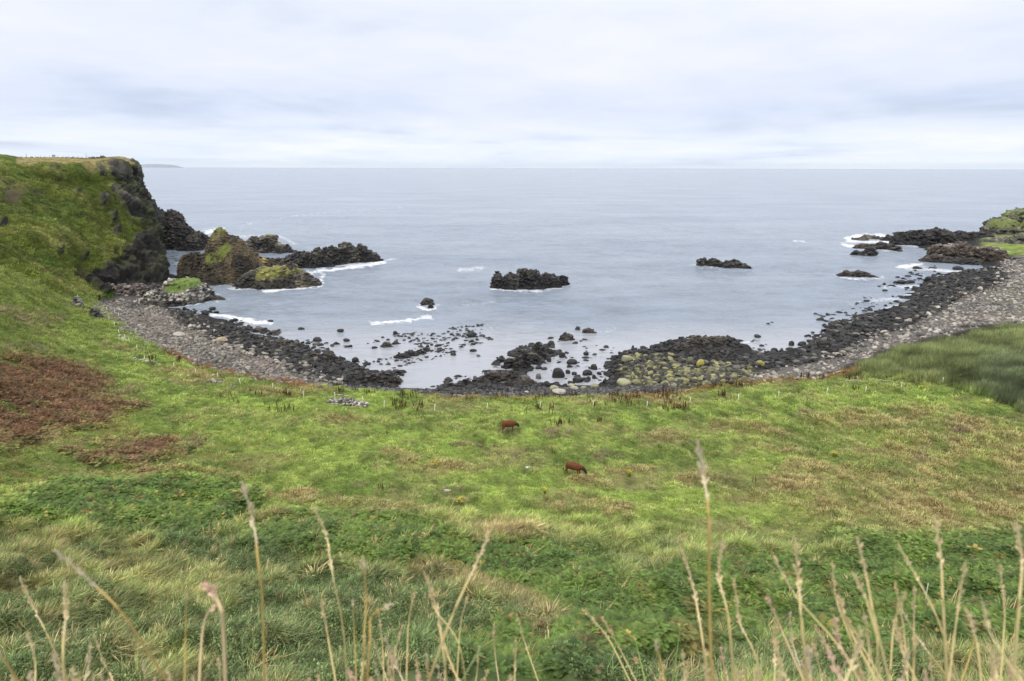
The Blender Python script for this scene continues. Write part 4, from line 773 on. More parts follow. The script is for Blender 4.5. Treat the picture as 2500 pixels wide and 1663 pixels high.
# boulders one can pick out in the photograph: (px, py of the base, width px, height px, tone, label)
NB = [(519, 758, 17, 9, 'd', 'black boulder farthest out off the left beach'), (502, 769, 19, 11, 'd', 'larger black boulder between left beach and its foam line'), (462, 770, 16, 9, 'd', 'round black boulder at the water edge of the left beach'),
      (438, 823, 30, 11, 'p', 'big pale slab-like boulder on the left beach, upper part'), (542, 837, 28, 12, 't', 'large tan oval boulder on the left beach'), (524, 836, 14, 7, 'p', 'pale stone touching the large tan boulder'),
      (661, 788, 16, 7, 'd', 'black boulder where the breaking wave ends'), (735, 806, 18, 6, 'd', 'low black boulder awash inside the wave line at left'), (831, 811, 20, 8, 'd', 'angular black boulder left of the middle shallows'), (775, 834, 24, 10, 'd', 'black boulder above a grey one, left shallows'),
      (771, 844, 18, 8, 'g', 'grey boulder just in front of a black one, left shallows'), (846, 834, 17, 8, 'd', 'dark rounded boulder off the left dark shelf'), (867, 885, 19, 12, 'd', 'black boulder by the tip of the left dark shelf'), (845, 916, 20, 13, 'd', 'left one of two round black boulders in the pool by the slab'), (867, 920, 21, 12, 'd', 'right one of two round black boulders in the pool by the slab'),
      (965, 817, 13, 9, 'd', 'small round black boulder above the slanting ridges'), (1151, 825, 27, 16, 'd', 'large squared black boulder alone in the shallows'), (1107, 868, 17, 7, 'd', 'oval black boulder in the smooth water left of centre'), (1155, 860, 20, 8, 'd', 'flat dark boulder left of the central rocks'), (1168, 871, 11, 6, 'g', 'small grey rock beside the flat dark boulder'),
      (1345, 848, 20, 16, 'd', 'tall black boulder at the seaward end of the central rocks'), (1372, 874, 18, 18, 'd', 'upright pointed black boulder in the central pool'), (1396, 891, 28, 15, 'd', 'domed black boulder in the central pool'), (1362, 924, 36, 26, 'd', 'biggest black boulder of the central pool, flat-topped'), (1431, 868, 17, 10, 'd', 'low black boulder alone behind the domed one'),
      (1450, 903, 19, 15, 'd', 'round black boulder at the right of the central pool'), (1386, 913, 14, 12, 'd', 'small squared boulder against the biggest pool boulder'), (1402, 916, 15, 9, 'd', 'small black boulder right of the squared one'), (1433, 918, 28, 14, 'd', 'wide lumpy black boulder in the right of the pool'), (1412, 935, 34, 16, 'd', 'lumpy black boulder heap nearest the field in the pool'),
      (1437, 929, 12, 11, 'd', 'left one of two small round boulders near the pool edge'), (1450, 925, 12, 11, 'd', 'right one of two small round boulders near the pool edge'), (1340, 884, 15, 13, 'd', 'black boulder at the inner left of the central pool'), (1315, 925, 16, 14, 'g', 'grey-topped boulder standing at the left pool edge'), (1281, 930, 28, 16, 'g', 'large grey-black boulder left of the central pool'),
      (1395, 945, 18, 9, 'o', 'pale lichened boulder, first of a row above the gravel'), (1401, 953, 22, 10, 'p', 'pale flat boulder in front of the lichened row'), (1425, 953, 20, 12, 'o', 'lichened boulder, third of the row above the gravel'), (1451, 949, 24, 13, 'o', 'lichened boulder, right end of the row above the gravel'), (1352, 953, 26, 11, 'o', 'pale yellowish boulder left of the lichened row'),
      (1365, 964, 40, 12, 'p', 'long pale boulder half buried at the field edge'), (1255, 955, 16, 7, 'g', 'grey stone on the gravel left of the long pale boulder'), (1285, 961, 13, 7, 'p', 'small white stone at the field edge'),
      (1523, 945, 40, 22, 'o', 'largest olive lichened boulder below the right reef'), (1583, 951, 21, 12, 'g', 'grey rounded boulder right of the largest lichened one'), (1530, 885, 32, 20, 'o', 'olive-capped boulder at the left tip of the right reef'), (1709, 895, 21, 19, 'y', 'upright yellow-lichened boulder standing out on the right reef'), (1855, 895, 22, 14, 'y', 'boulder with a yellow cap right of the reef'),
      (1800, 905, 26, 13, 'g', 'grey boulder beside the small pool on the right reef'), (1613, 850, 20, 11, 'd', 'black boulder at the seaward side of the right reef, outer'), (1629, 844, 11, 9, 'd', 'small black boulder touching the foam of the right reef'), (1849, 824, 17, 7, 'd', 'lone black boulder in open water right of the reef'), (1545, 852, 8, 9, 'd', 'small upright black rock left of the right reef'),
      (1573, 864, 24, 11, 'd', 'flat black boulder at the upper left of the right reef'), (1957, 845, 22, 11, 'd', 'rounded black boulder off the right beach, lower'), (1932, 845, 16, 12, 'd', 'peaked black boulder left of the rounded one'), (1980, 843, 14, 7, 'd', 'small flat boulder right of the rounded one'), (2010, 845, 26, 15, 'd', 'big black boulder at the lower water edge of the right beach'),
      (2266, 688, 23, 13, 'd', 'large domed black boulder off the upper right beach'), (2200, 692, 17, 8, 'd', 'black boulder left of the large domed one'), (2222, 691, 18, 6, 'd', 'low black boulder joined to its left neighbour'), (2160, 713, 12, 7, 'd', 'small black boulder farthest out off the right beach'), (2338, 660, 22, 9, 'd', 'black boulder near the ledge foot'), (2236, 657, 15, 6, 'd', 'black boulder below the foam patch at right'),
      (2217, 677, 14, 5, 'd', 'small low boulder between foam patch and right beach'), (2248, 822, 17, 10, 'g', 'dark grey boulder among the pale stones, right beach'), (2193, 788, 14, 5, 'p', 'pale flat stone among the black boulders, right'), (2484, 634, 20, 9, 'g', 'grey boulder above the ledge at the right edge'), (1315, 902, 20, 8, 'd', 'flat black boulder bridging the central rocks and pool'), (1085, 947, 14, 10, 'd', 'squared black boulder at left of the central rocks'), (1295, 848, 14, 6, 'd', 'low black boulder on top of the central rocks'), (575, 784, 14, 6, 'd', 'dark boulder beneath the left foam line')]
TONE = dict(d=(.018, .018, .019), g=(.085, .082, .075), p=(.36, .34, .29), t=(.32, .27, .18), o=(.25, .25, .15), y=(.30, .27, .07))
for i, (px, py, w, h, tn, lb) in enumerate(NB):
    p = gpt(px, py, 0.0); dd_ = math.hypot(p.x, p.y); W_ = w*dd_/(FPX*1.06)/2; r = p.xy.normalized()
    o = bpy.data.objects.new('boulder', ST_O[i % 8]); COL.objects.link(o); Hh = h*dd_/(FPX*1.06)
    o.scale = (W_*1.05, W_*.95, max(Hh*.62/.62, W_*.5)); o.location = (p.x+r.x*W_*.7, p.y+r.y*W_*.7, p.z+Hh*.32); o.rotation_euler = (random.uniform(-.1, .1), random.uniform(-.1, .1), random.uniform(-.5, .5))
    k = random.uniform(.85, 1.2); o.color = (*[c*k for c in TONE[tn]], 1); tag(o, lb, 'boulder', 'boulders of the bay')
order = np.argsort(-appar); NI = 300-len(NB); indiv, rest = order[:NI], order[NI:]
def blabel(i):
    x, y, z, s_, r_, g_, b_, zi, px, py = AP[i]; poly = np.array(Z[int(zi)][0], float); lum = (r_+g_+b_)/3
    tone = 'yellowish' if g_ > b_*1.5 and lum > .08 else 'black' if lum < .022 else 'dark grey' if lum < .07 else 'grey' if lum < .2 else 'pale'
    fx = (px-poly[:, 0].min())/np.ptp(poly[:, 0]); n_b = 5; side = ['far left', 'left', 'middle', 'right', 'far right'][min(4, int(fx*5))]
    same = AP[(AP[:, 7] == zi) & (np.abs(AP[:, 8]-px) < 40)]; half = 'seaward' if py < np.median(same[:, 9]) else 'landward'
    size = 'largest-sized' if s_ > 1.4 else 'large' if s_ > 1.1 else 'mid-sized'
    return f'{size} {tone} boulder, {half} side, {side} part of the {SHORT[int(zi)]}', f'{size} {tone} boulders, {half} {side} of the {SHORT[int(zi)]}'
SHORT = ['left dark tideline', 'pale left beach', 'rocks between the central pools', 'dark strip below the field', 'dark right reef', 'lichened right reef', 'right dark tideline', 'pale right beach', 'left shallows', 'middle shallows', 'central pool', 'right shallows', 'cove under the headland']
for i in indiv:
    x, y, z, s, r_, g_, b_, zi = AP[i, :8]; o = bpy.data.objects.new('boulder', ST_O[int(i) % 8]); COL.objects.link(o)
    o.location = (x, y, z); s *= .5; o.scale = (s*1.15, s, s*random.uniform(.8, 1.2)); o.rotation_euler = (random.uniform(-.3, .3), random.uniform(-.3, .3), random.uniform(0, 6.28)); o.color = (r_, g_, b_, 1)
    lb_, gp_ = blabel(i); tag(o, lb_, 'boulder', gp_)
R_ = AP[rest]; n = len(R_); s = R_[:, 3]*.62
scatter('beach_stones', ST_I, R_[:, :3], np.stack([RNG.normal(0, .3, n), RNG.normal(0, .3, n), RNG.uniform(0, 6.28, n)], -1), np.stack([s*1.15, s, s*RNG.uniform(.7, 1.2, n)], -1), RNG.integers(0, 7, n), R_[:, 4:7])

# ------------------------------------------------------------------ things in the field
def tube(V, F, A, pts, rad, seg=5, v=1.0):
    pts = [Vector(p) for p in pts]; b0 = len(V)
    for i, p in enumerate(pts):
        t_ = (pts[min(i+1, len(pts)-1)]-pts[max(i-1, 0)]).normalized(); u = t_.orthogonal().normalized(); w = t_.cross(u); r = rad[i] if hasattr(rad, '__len__') else rad
        for k in range(seg):
            a = 6.2832*k/seg; q = p+(u*math.cos(a)+w*math.sin(a))*r; V.append(tuple(q)); A.append(v)
    for i in range(len(pts)-1):
        for k in range(seg):
            F.append((b0+i*seg+k, b0+i*seg+(k+1) % seg, b0+(i+1)*seg+(k+1) % seg, b0+(i+1)*seg+k))
def mk(name, V, F, A, mat, parent=None, link=True, smooth=True):
    me = bpy.data.meshes.new(name); me.from_pydata([tuple(v) for v in V], [], F); me.materials.append(mat)
    if A is not None:
        a = me.attributes.new('var', 'FLOAT', 'POINT'); a.data.foreach_set('value', np.asarray(A, np.float32))
    me.polygons.foreach_set('use_smooth', [smooth]*len(me.polygons))
    if not link: return me
    o = bpy.data.objects.new(name, me); COL.objects.link(o)
    if parent: o.parent = parent
    return o
def dock_mesh(seed):
    r = random.Random(seed); V, F, A = [], [], []
    for _ in range(r.randint(2, 5)):
        x, y = r.gauss(0, .16), r.gauss(0, .16); h = r.uniform(.75, 1.25); lx, ly = r.gauss(0, .1), r.gauss(0, .1); n = 8
        pts = [(x+lx*k/n, y+ly*k/n, h*k/n) for k in range(n+1)]; rad = [.018 if k < 3 else (.055 if k % 2 else .04)*(1.15-k/n*.75) for k in range(n+1)]
        tube(V, F, A, pts, rad, 5, r.uniform(.7, 1.3))
    return mk('dock_plant', V, F, A, M_LEAFO, link=False)
DK_M = [dock_mesh(400+i) for i in range(7)]
DOCKS = [  # cx, cy, rx, ry, count, group phrase, label
 (870, 961, 50, 5, 9, 'dock stalks left of the stone wall', 'brown dock stalks at the field edge near the left stone heap'), (1000, 985, 50, 22, 30, 'dock stalks in the big cluster', 'brown dock stalks in the dense cluster right of the stone heap'),
 (1150, 972, 90, 8, 12, 'dock stalks at the middle field edge', 'brown dock stalks scattered along the field edge, middle'), (1330, 968, 90, 8, 16, 'dock stalks at the centre field edge', 'dark dock stalks at the field edge below the pool boulders'), (1280, 1004, 110, 14, 9, 'dock stalks behind the farther cow', 'thin dock stalks in the grass behind the farther cow'),
 (1500, 980, 70, 18, 26, 'dock stalks right of centre', 'red-brown dock stalks in the cluster right of centre'), (1640, 985, 50, 22, 24, 'dock stalks below the reef', 'red-brown dock stalks in the patch below the right reef'), (1590, 955, 60, 5, 14, 'dock stalks at the reef fringe', 'short red dock stalks on the shingle fringe under the reef'),
 (1770, 944, 70, 6, 16, 'dock stalks on the right fringe', 'red-brown dock stalks on the orange fringe of the beach'), (1765, 968, 14, 4, 5, 'dock stalks in pale grass', 'dock stalks in a close clump in the pale grass, right'), (2030, 925, 90, 6, 12, 'dock stalks near the driftwood', 'dock stalks near the driftwood on the right'), (2085, 953, 12, 4, 4, 'dock stalks by the right stakes', 'dock stalks beside the right-hand stakes'),
 (700, 968, 14, 4, 6, 'dock stalks left field edge', 'clump of dock stalks in the left field, nearest the stakes'), (600, 975, 60, 18, 9, 'dock stalks of the left field', 'sparse dock stalks in the left field'), (435, 883, 8, 3, 4, 'dock stalks by the left beach', 'dark dock stalks at the top of the left beach'), (375, 880, 24, 5, 5, 'dock stalks by the upper stone wall', 'dock stalks beside the upper left stone heap'), (690, 1000, 40, 10, 7, 'dock stalks mid left', 'dock stalks in the mid left field'),
 (1460, 1030, 8, 4, 3, 'dock stalks right of pale mound', 'dock stalks right of the pale dead-grass mound'), (1370, 1036, 26, 4, 5, 'dock stalks over the pale mound', 'dock stalks just above the pale dead-grass mound')]
rd = random.Random(5)
def put_dock(px, py, lab, grp, sc=1.0):
    p = gpt(px, py, 0.5); o = bpy.data.objects.new('dock_plant', rd.choice(DK_M)); COL.objects.link(o); o.location = p; o.location.z -= .05
    o.rotation_euler.z = rd.uniform(0, 6.28); k = rd.uniform(.75, 1.3)*sc; o.scale = (k, k, k); v = rd.uniform(.7, 1.4); o.color = (.07*v, .032*v, .018*v, 1); tag(o, lab, 'plant', grp)
for cx, cy, rx, ry, n, grp, lab in DOCKS:
    for _ in range(n):
        a, q = rd.uniform(0, 6.28), math.sqrt(rd.random()); px, py = cx+rx*q*math.cos(a), cy+ry*q*math.sin(a); py = max(py, np.interp(px, GEX, GEY)+2); q1 = ('left', 'centre', 'right')[min(2, int((px-cx+rx)/(2*rx+.01)*3))]; q2 = 'back' if py < cy else 'front'; put_dock(px, py, f'{lab}, {q2} {q1}' if n > 6 else lab, f'{grp}, {q2} {q1}' if n > 6 else grp)
for px, py, lab, sc in ((1348, 1108, 'single dark red dock stalk between the two cows', 1.1), (932, 1196, 'pair of dark dock spikes in the lower left field', 1.1), (1180, 1083, 'dock stalks left of and below the farther cow', .8), (2058, 1196, 'three dark dock spikes in pale grass at right', .9), (2110, 1207, 'thin dock spikes right of the three dark spikes', .8), (2232, 1184, 'dark dock spikes highest in the pale right grass', .9), (1845, 1180, 'leaning rust-brown dock plant in the right field', .9), (1950, 962, 'dock clump at the right in short grass', .8),
                        (2240, 937, 'bushy dock clump beside the reeds', 1.1), (946, 1060, 'lone small dock stalk in the left-middle field', .6)): put_dock(px, py, lab, 'lone dock plants of the field', sc)
# thin white fence stakes
STK = [(290, 774), (280, 765), (262, 760), (268, 782), (280, 798), (291, 816), (305, 830), (317, 838), (335, 856), (354, 882), (426, 900), (478, 915), (532, 925), (587, 940), (666, 951), (742, 970), (818, 975), (887, 984), (938, 995), (1061, 1003), (1189, 1001), (1318, 997), (1448, 995), (1579, 997), (1684, 986), (1803, 979), (1901, 971), (2018, 962), (2113, 959), (2200, 948), (2301, 937)]
STK = sorted(STK); sm = flat('stake_plastic', (.75, .77, .70), .5, .06)
V, F, A = [], [], []; tube(V, F, A, [(0, 0, -.2), (0, 0, .5), (0, 0, 1.15)], [.055, .05, .045], 6)
n0_ = len(V); V.append((0, 0, 1.17)); F += [(n0_-6+k, n0_-6+(k+1) % 6, n0_) for k in range(6)]; SM = mk('fence_stake', V, F, None, sm, link=False)
NUM = 'first second third fourth fifth sixth seventh eighth ninth tenth eleventh twelfth thirteenth fourteenth fifteenth sixteenth seventeenth eighteenth nineteenth twentieth'.split()
for i, (px, py) in enumerate(STK):
    p = gpt(px, py, .3); o = bpy.data.objects.new('fence_stake', SM); COL.objects.link(o); o.location = p; o.rotation_euler = (rd.uniform(-.08, .08), rd.uniform(-.1, .1), 0)
    lab = f'thin white fence stake, {NUM[i]} from the left end of the line' if i < 16 else f'thin white fence stake, {NUM[len(STK)-1-i]} from the right end of the line'
    tag(o, lab, 'fence stake', 'fence stakes in a line across the field')
for px, py, lb in ((95, 667, 'white stake on the lower hillside, upper left'), (121, 686, 'white stake on the lower hillside, below the uppermost one'), (139, 700, 'white stake on the lower hillside, third down'), (190, 730, 'white stake beside the dark rock at the hill foot'), (200, 744, 'white stake nearest the grey shingle'), (2257, 1478, 'white stake among the ferns in the lower right')):
    p = gpt(px, py, .3); o = bpy.data.objects.new('fence_stake', SM); COL.objects.link(o); o.location = p; tag(o, lb, 'fence stake', 'stray fence stakes')
    if py > 1000: o.scale = (.5, .5, 1); o.location.z += .5
# stone heaps left of old walls
def heap(px0, py0, px1, py1, n, wid, lab, pal, s=.22, hh=.5):
    a, b = gpt(px0, py0, .3), gpt(px1, py1, .3); base = empty('stone_heap', (a+b)/2); tag(base, lab, 'stone heap'); pd = (b-a).to_2d().orthogonal().normalized(); pc = max(1, n)
    for i in range(pc):
        t_ = rd.random(); q = rd.gauss(0, .45); k = s*rd.uniform(.6, 1.4); x, y = a.x+(b.x-a.x)*t_+pd.x*q*wid, a.y+(b.y-a.y)*t_+pd.y*q*wid; z = float(gz(x, y))+rd.random()*hh*max(0, 1-abs(q)*1.1)*math.sin(math.pi*min(.93, max(.07, t_)))**.5+.03
        o = bpy.data.objects.new('stone', ST_O[rd.randrange(8)]); COL.objects.link(o); o.parent = base; o.location = Vector((x, y, z))-base.location; o.scale = (k*1.3, k, k*.8); o.rotation_euler = (rd.uniform(-.4, .4), rd.uniform(-.4, .4), rd.uniform(0, 6))
        v = rd.random()**1.4; o.color = tuple(pal[0][j]*(1-v)+pal[1][j]*v for j in range(3))+(1,)
HP = ((.05, .045, .042), (.45, .42, .38))
heap(803, 982, 898, 992, 190, 1.0, 'long low stone heap of an old wall, largest in the field', HP, .27, .9)
heap(328, 876, 380, 890, 70, .7, 'narrow stone heap on the upper left field', HP, .25, .5); heap(286, 820, 306, 832, 40, .7, 'small stone heap nearest the left beach', HP, .25, .4)
heap(512, 930, 545, 935, 45, .6, 'small dark stone heap left of the middle', HP, .22, .4); heap(562, 942, 572, 944, 12, .4, 'tiny stone heap just right of a small dark one', HP, .2, .2)
heap(222, 772, 244, 780, 70, 1.4, 'dark squat pile of rocks at the foot of the left hill', ((.02, .02, .02), (.12, .11, .10)), .6, 3.0); heap(183, 745, 196, 748, 30, 1.2, 'dark rock outcrop with one white stone at the hill foot', ((.02, .02, .02), (.3, .28, .26)), .6, 2.4)
heap(290, 758, 300, 760, 16, .8, 'little group of stones on the grass tongue by the shingle', HP, .3, .4)
p = gpt(1289, 1144); o = bpy.data.objects.new('boulder', ST_O[2]); COL.objects.link(o); o.location = p+Vector((0, 0, .12)); o.scale = (.36, .26, .26); o.color = (.7, .7, .66, 1); tag(o, 'white stone lying in the grass between the cows', 'stone')
p = gpt(1092, 1200); o = bpy.data.objects.new('boulder', ST_O[5]); COL.objects.link(o); o.location = p+Vector((0, 0, .1)); o.scale = (.5, .35, .3); o.color = (.36, .32, .28, 1); tag(o, 'grey stone at the left end of a pinkish bare mound', 'stone')
# driftwood
wm = flat('driftwood', (.40, .36, .30), .8, .25, 4)
for (a, b, rr, lb) in (((2040, 914), (2108, 899), .13, 'long weathered branch lying at the corner of the right beach'), ((2068, 898), (2100, 893), .10, 'short branch above the long one at right'), ((1668, 960), (1690, 952), .09, 'pale driftwood stick on the shingle fringe'), ((1630, 972), (1665, 964), .08, 'thin pale driftwood left of the other stick'), ((1757, 917), (1800, 924), .10, 'pale driftwood pole lying on the lichened stones'), ((1100, 968), (1145, 971), .10, 'pale log at the field edge in the middle'), ((2060, 934), (2100, 931), .08, 'bleached stick lying on the short grass, right'), ((2130, 931), (2180, 933), .08, 'bleached stick nearest the reeds'),
                         ((820, 978), (852, 981), .13, 'pale plank lying on the long stone heap')):
    pa, pb = gpt(*a, .2), gpt(*b, .2); V, F, A = [], [], []; n = 7; up = Vector((0, 0, .25 if 'heap' not in lb else 1.0)); org = pa.copy()
    pts = [pa.lerp(pb, k/n)-org+up+Vector((rd.gauss(0, .12), rd.gauss(0, .12), rd.gauss(0, .05))) for k in range(n+1)]; tube(V, F, A, pts, [rr*(1.1-.6*k/n) for k in range(n+1)], 6)
    if 'long' in lb and 'branch' in lb:
        for k in (3, 5): tube(V, F, A, [pts[k], pts[k]+Vector((.8, .9, .5)), pts[k]+Vector((1.7, 1.3, .8))], [rr*.6, rr*.4, rr*.2], 5)
    o = mk('driftwood', V, F, None, wm); o.location = org; tag(o, lb, 'driftwood')
# ragwort
ym = flat('ragwort_flower', (.62, .48, .03), .7, .2); gm_ = flat('ragwort_leaf', (.12, .2, .05), .7, .2)
for px, py, w, lb in ((1060, 1142, 1.6, 'pale yellow-green ragwort clump left of the cows'), (2035, 1117, .5, 'bright yellow ragwort in the right field'), (1122, 1234, .6, 'yellow ragwort low in the middle of the field'), (2248, 953, .45, 'small ragwort near the reeds'), (1536, 1164, .5, 'ragwort right of the nearer cow'), (1330, 1207, .35, 'tiny ragwort below the nearer cow')):
    p = gpt(px, py); e = empty('ragwort', p); tag(e, lb, 'plant'); V, F, A = [], [], []; V2, F2, A2 = [], [], []
    for _ in range(26):
        x, y = rd.gauss(0, w*.3), rd.gauss(0, w*.3); h = rd.uniform(.45, .85); tube(V, F, A, [(x*.5, y*.5, 0), (x*.8, y*.8, h*.6), (x, y, h)], [.02, .02, .01], 4); n = len(V2); r = rd.uniform(.05, .1)
        V2 += [(x+r*math.cos(k*1.047), y+r*math.sin(k*1.047), h) for k in range(6)]+[(x, y, h+.04), (x, y, h-.03)]; F2 += [(n+k, n+(k+1) % 6, n+6) for k in range(6)]+[(n+(k+1) % 6, n+k, n+7) for k in range(6)]
    mk('stem', V, F, None, gm_, e); mk('flower', V2, F2, None, ym, e)

# ------------------------------------------------------------------ cattle and people
def skin(name, nodes, edges, mat, sub=2, root=0):
    me = bpy.data.meshes.new(name); me.from_pydata([n[:3] for n in nodes], edges, []); o = bpy.data.objects.new(name, me); COL.objects.link(o)
    md = o.modifiers.new('skin', 'SKIN'); md.use_smooth_shade = True
    for i, n in enumerate(nodes):
        sv = me.skin_vertices[0].data[i]; r = n[3]; sv.radius = (r, r) if not hasattr(r, '__len__') else r; sv.use_root = (i == root)
    sb = o.modifiers.new('sub', 'SUBSURF'); sb.levels = sub; sb.render_levels = sub
    dg = bpy.context.evaluated_depsgraph_get(); m2 = bpy.data.meshes.new_from_object(o.evaluated_get(dg)); m2.name = name
    COL.objects.unlink(o); bpy.data.objects.remove(o); m2.materials.clear(); m2.materials.append(mat)
    for p_ in m2.polygons: p_.use_smooth = True
    return m2
hm, t, b = pmat('cow_hide', .75, .2); g = N(t, 'ShaderNodeTexCoord'); sp = N(t, 'ShaderNodeSeparateXYZ'); L(t, g.outputs['Object'], sp.inputs[0])
cowc = ramp(t, noise_n(t, g.outputs['Object'], 3, 4), [(.3, (.085, .030, .014)), (.7, (.155, .054, .023))])
L(t, mixc(t, ramp(t, sp.outputs[0], [(.0, (0, 0, 0)), (1.0, (1, 1, 1))]), cowc, (.025, .014, .01)), b.inputs[0])
t.nodes.remove([n for n in t.nodes if n.type == 'VALTORGB'][-1]); fx = math_n(t, 'MULTIPLY', math_n(t, 'SUBTRACT', sp.outputs[0], 1.0), 3.0, True)
L(t, fx, [n for n in t.nodes if n.type == 'MIX'][-1].inputs[0])
ear_m = flat('ear_hide', (.03, .016, .012))
def cow(px, py, rz, label, head_low):
    hz_ = .28 if head_low else .45
    nz = .62 if head_low else .72
    nd = [(-.2, 0, .99, (.40, .46)), (-.72, 0, 1.07, (.36, .40)), (-.98, 0, 1.12, (.24, .27)), (.3, 0, .98, (.40, .48)), (.72, 0, .99, (.33, .45)), (1.0, 0, .90, (.20, .31)), (1.24, 0, .76, (.15, .22)), (1.44, 0, nz, (.15, .17)), (1.56, 0, nz-.18, (.12, .13)), (1.64, 0, nz-.36, (.11, .10))]
    ed = [(0, 1), (1, 2), (0, 3), (3, 4), (4, 5), (5, 6), (6, 7), (7, 8), (8, 9)]
    for s in (-1, 1):
        k = len(nd); nd += [(-.78, s*.2, .84, .17), (-.66+.04*s, s*.24, .66, .12), (-.90+.08*s, s*.23, .42, .062), (-.84+.10*s, s*.23, .12, .05), (-.82+.1*s, s*.23, .02, .065)]; ed += [(1, k), (k, k+1), (k+1, k+2), (k+2, k+3), (k+3, k+4)]
        k = len(nd); nd += [(.62, s*.2, .74, .14), (.66+.1*s, s*.2, .44, .068), (.64+.12*s, s*.2, .12, .048), (.66+.12*s, s*.2, .02, .062)]; ed += [(4, k), (k, k+1), (k+1, k+2), (k+2, k+3)]
    p = gpt(px, py)+Vector((0, 0, .16)); e = empty('cow', p, rz); tag(e, label, 'cow', 'cattle grazing in the field')
    body = bpy.data.objects.new('body', skin('body', nd, ed, hm)); COL.objects.link(body); body.parent = e; body['category'] = None if False else ''; del body['category']
    V, F, A = [], [], []; tube(V, F, A, [(-1.0, 0, 1.36), (-1.16, 0, 1.33), (-1.24, .02, 1.1), (-1.22, .03, .75), (-1.2, .03, .5), (-1.2, .03, .38)], [.05, .035, .03, .025, .05, .01], 6); mk('tail', V, F, None, flat('tail_hair', (.10, .035, .018)), e)
    for s in (-1, 1):
        V, F, A = [], [], []; tube(V, F, A, [(1.36, s*.09, nz+.08), (1.34, s*.2, nz+.12), (1.33, s*.3, nz+.08), (1.33, s*.34, nz+.04)], [.03, .065, .05, .01], 6); mk('ear', V, F, None, ear_m, e)
    e.scale = (1, 1.08, 1.14); return e
cow(1399, 1162, math.radians(-14), 'reddish-brown cow grazing, the nearer one with its whole side visible', True)
cow(1241, 1056, math.radians(24), 'reddish-brown cow grazing, the farther one near the dock stalks', False)
def hpt(px, py):
    """point on the headland top seen through a pixel"""
    k = np.argmin(np.hypot(*(np.array(proj(HLD))-np.array([px, py])[:, None, None]))+(HLD[..., 1] < 0)*1e3); return Vector(HLD.reshape(-1, 3)[k])
for px, py, sx_, cl_, lb in ((225.5, 390, .2, (.02, .02, .025), 'leftmost of three walkers on the cliff top, dark coat'), (228.5, 390, -.1, (.03, .03, .05), 'middle of three walkers on the cliff top, dark clothes'), (231.5, 390.5, .15, (.02, .018, .02), 'rightmost of three walkers on the cliff top, black coat')):
    nd = [(0, 0, .95, .13), (0, 0, 1.2, .14), (0, 0, 1.42, .12), (0, 0, 1.52, .055), (0, 0, 1.66, .105)]; ed = [(0, 1), (1, 2), (2, 3), (3, 4)]
    for s in (-1, 1):
        k = len(nd); nd += [(s*.2, 0, 1.40, .06), (s*.27, .03, 1.13, .045), (s*.25, .12, .88, .035)]; ed += [(2, k), (k, k+1), (k+1, k+2)]
        k = len(nd); nd += [(s*.1, 0, .85, .095), (s*.11, s*.12, .48, .06), (s*.11, s*.2, .08, .045), (s*.11, s*.2-.12, .03, .04)]; ed += [(0, k), (k, k+1), (k+1, k+2), (k+2, k+3)]
    # sit on the plateau at 430 m
    q = at_d(px, py, 430); e = empty('person', q, sx_); tag(e, lb, 'person', 'walkers on the cliff top'); bo = bpy.data.objects.new('body', skin('body', nd, ed, flat('dark_clothes', cl_))); COL.objects.link(bo); bo.parent = e
    V, F, A = [], [], []; tube(V, F, A, [(0, -.02, 1.60), (0, -.02, 1.70), (0, 0, 1.79)], [.10, .115, .03], 8); mk('hair', V, F, None, flat('hair', (.05, .035, .025)), e)
# posts and hedge on the skyline
pm = flat('post_wood', (.10, .09, .08)); V, F, A = [], [], []; tube(V, F, A, [(0, 0, -.5), (0, 0, 1.5)], [.09, .08], 6); PM = mk('fence_post', V, F, None, pm, link=False)
for i, px in enumerate((38, 52, 66, 76, 88, 100, 111, 122, 142, 155, 168, 180, 192, 211, 216)):
    q = at_d(px, 387.6, 455); o = bpy.data.objects.new('fence_post', PM); COL.objects.link(o); o.location = q; o.rotation_euler.x = rd.uniform(-.1, .1)
    if px in (66, 211): o.scale.z = 1.9
    tag(o, 'tall post rising above the cliff-top hedge, near the walkers' if px == 211 else 'taller post above the cliff-top hedge toward the left' if px == 66 else f'thin wooden fence post above the dark cliff-top hedge, {NUM[i]} from the left', 'post', 'fence posts along the cliff-top skyline')
e = empty('sign_board', at_d(132, 387.5, 455)); tag(e, 'small rectangular board on posts on the cliff-top skyline', 'sign')
for s in (-.7, .7):
    V, F, A = [], [], []; tube(V, F, A, [(s, 0, -.4), (s, 0, 1.4)], .06, 6); mk('post', V, F, None, pm, e)
bm = bmesh.new(); bmesh.ops.create_cube(bm, size=1); bmesh.ops.scale(bm, vec=(1.8, .1, 1.0), verts=bm.verts); bmesh.ops.bevel(bm, geom=bm.edges[:], offset=.02, segments=1); me = bpy.data.meshes.new('board'); bm.to_mesh(me); bm.free(); me.materials.append(flat('board_paint', (.25, .27, .3))); o = bpy.data.objects.new('board', me); COL.objects.link(o); o.parent = e; o.location = (0, 0, 1.5)
xs = np.linspace(30, 268, 240); rows = []
for i, x in enumerate(xs):
    ht = .35+.6*abs(vnoise(i*.21, 0, seed=5))+(.9 if x > 235 else 0)*math.sin(min(1, (x-235)/33 if x > 235 else 0)*math.pi); bq = at_d(x, 387.9 if x < 200 else 388.4, 452)
    for j in range(7):
        a = math.pi*j/6; rows.append((bq[0]+vnoise(i*.7, j, seed=6)*.3, bq[1]+math.cos(a)*1.1, bq[2]-.6+math.sin(a)*(ht+.6)*(1+.25*vnoise(i*.9, j, seed=8))))
hd = mesh_np('hedge', rows, grid_faces(240, 7), flat('hedge_leaf', (.055, .06, .022), scale=1, var=.5)); tag(hd, 'long low dark hedge bank along the cliff-top skyline', 'hedge')

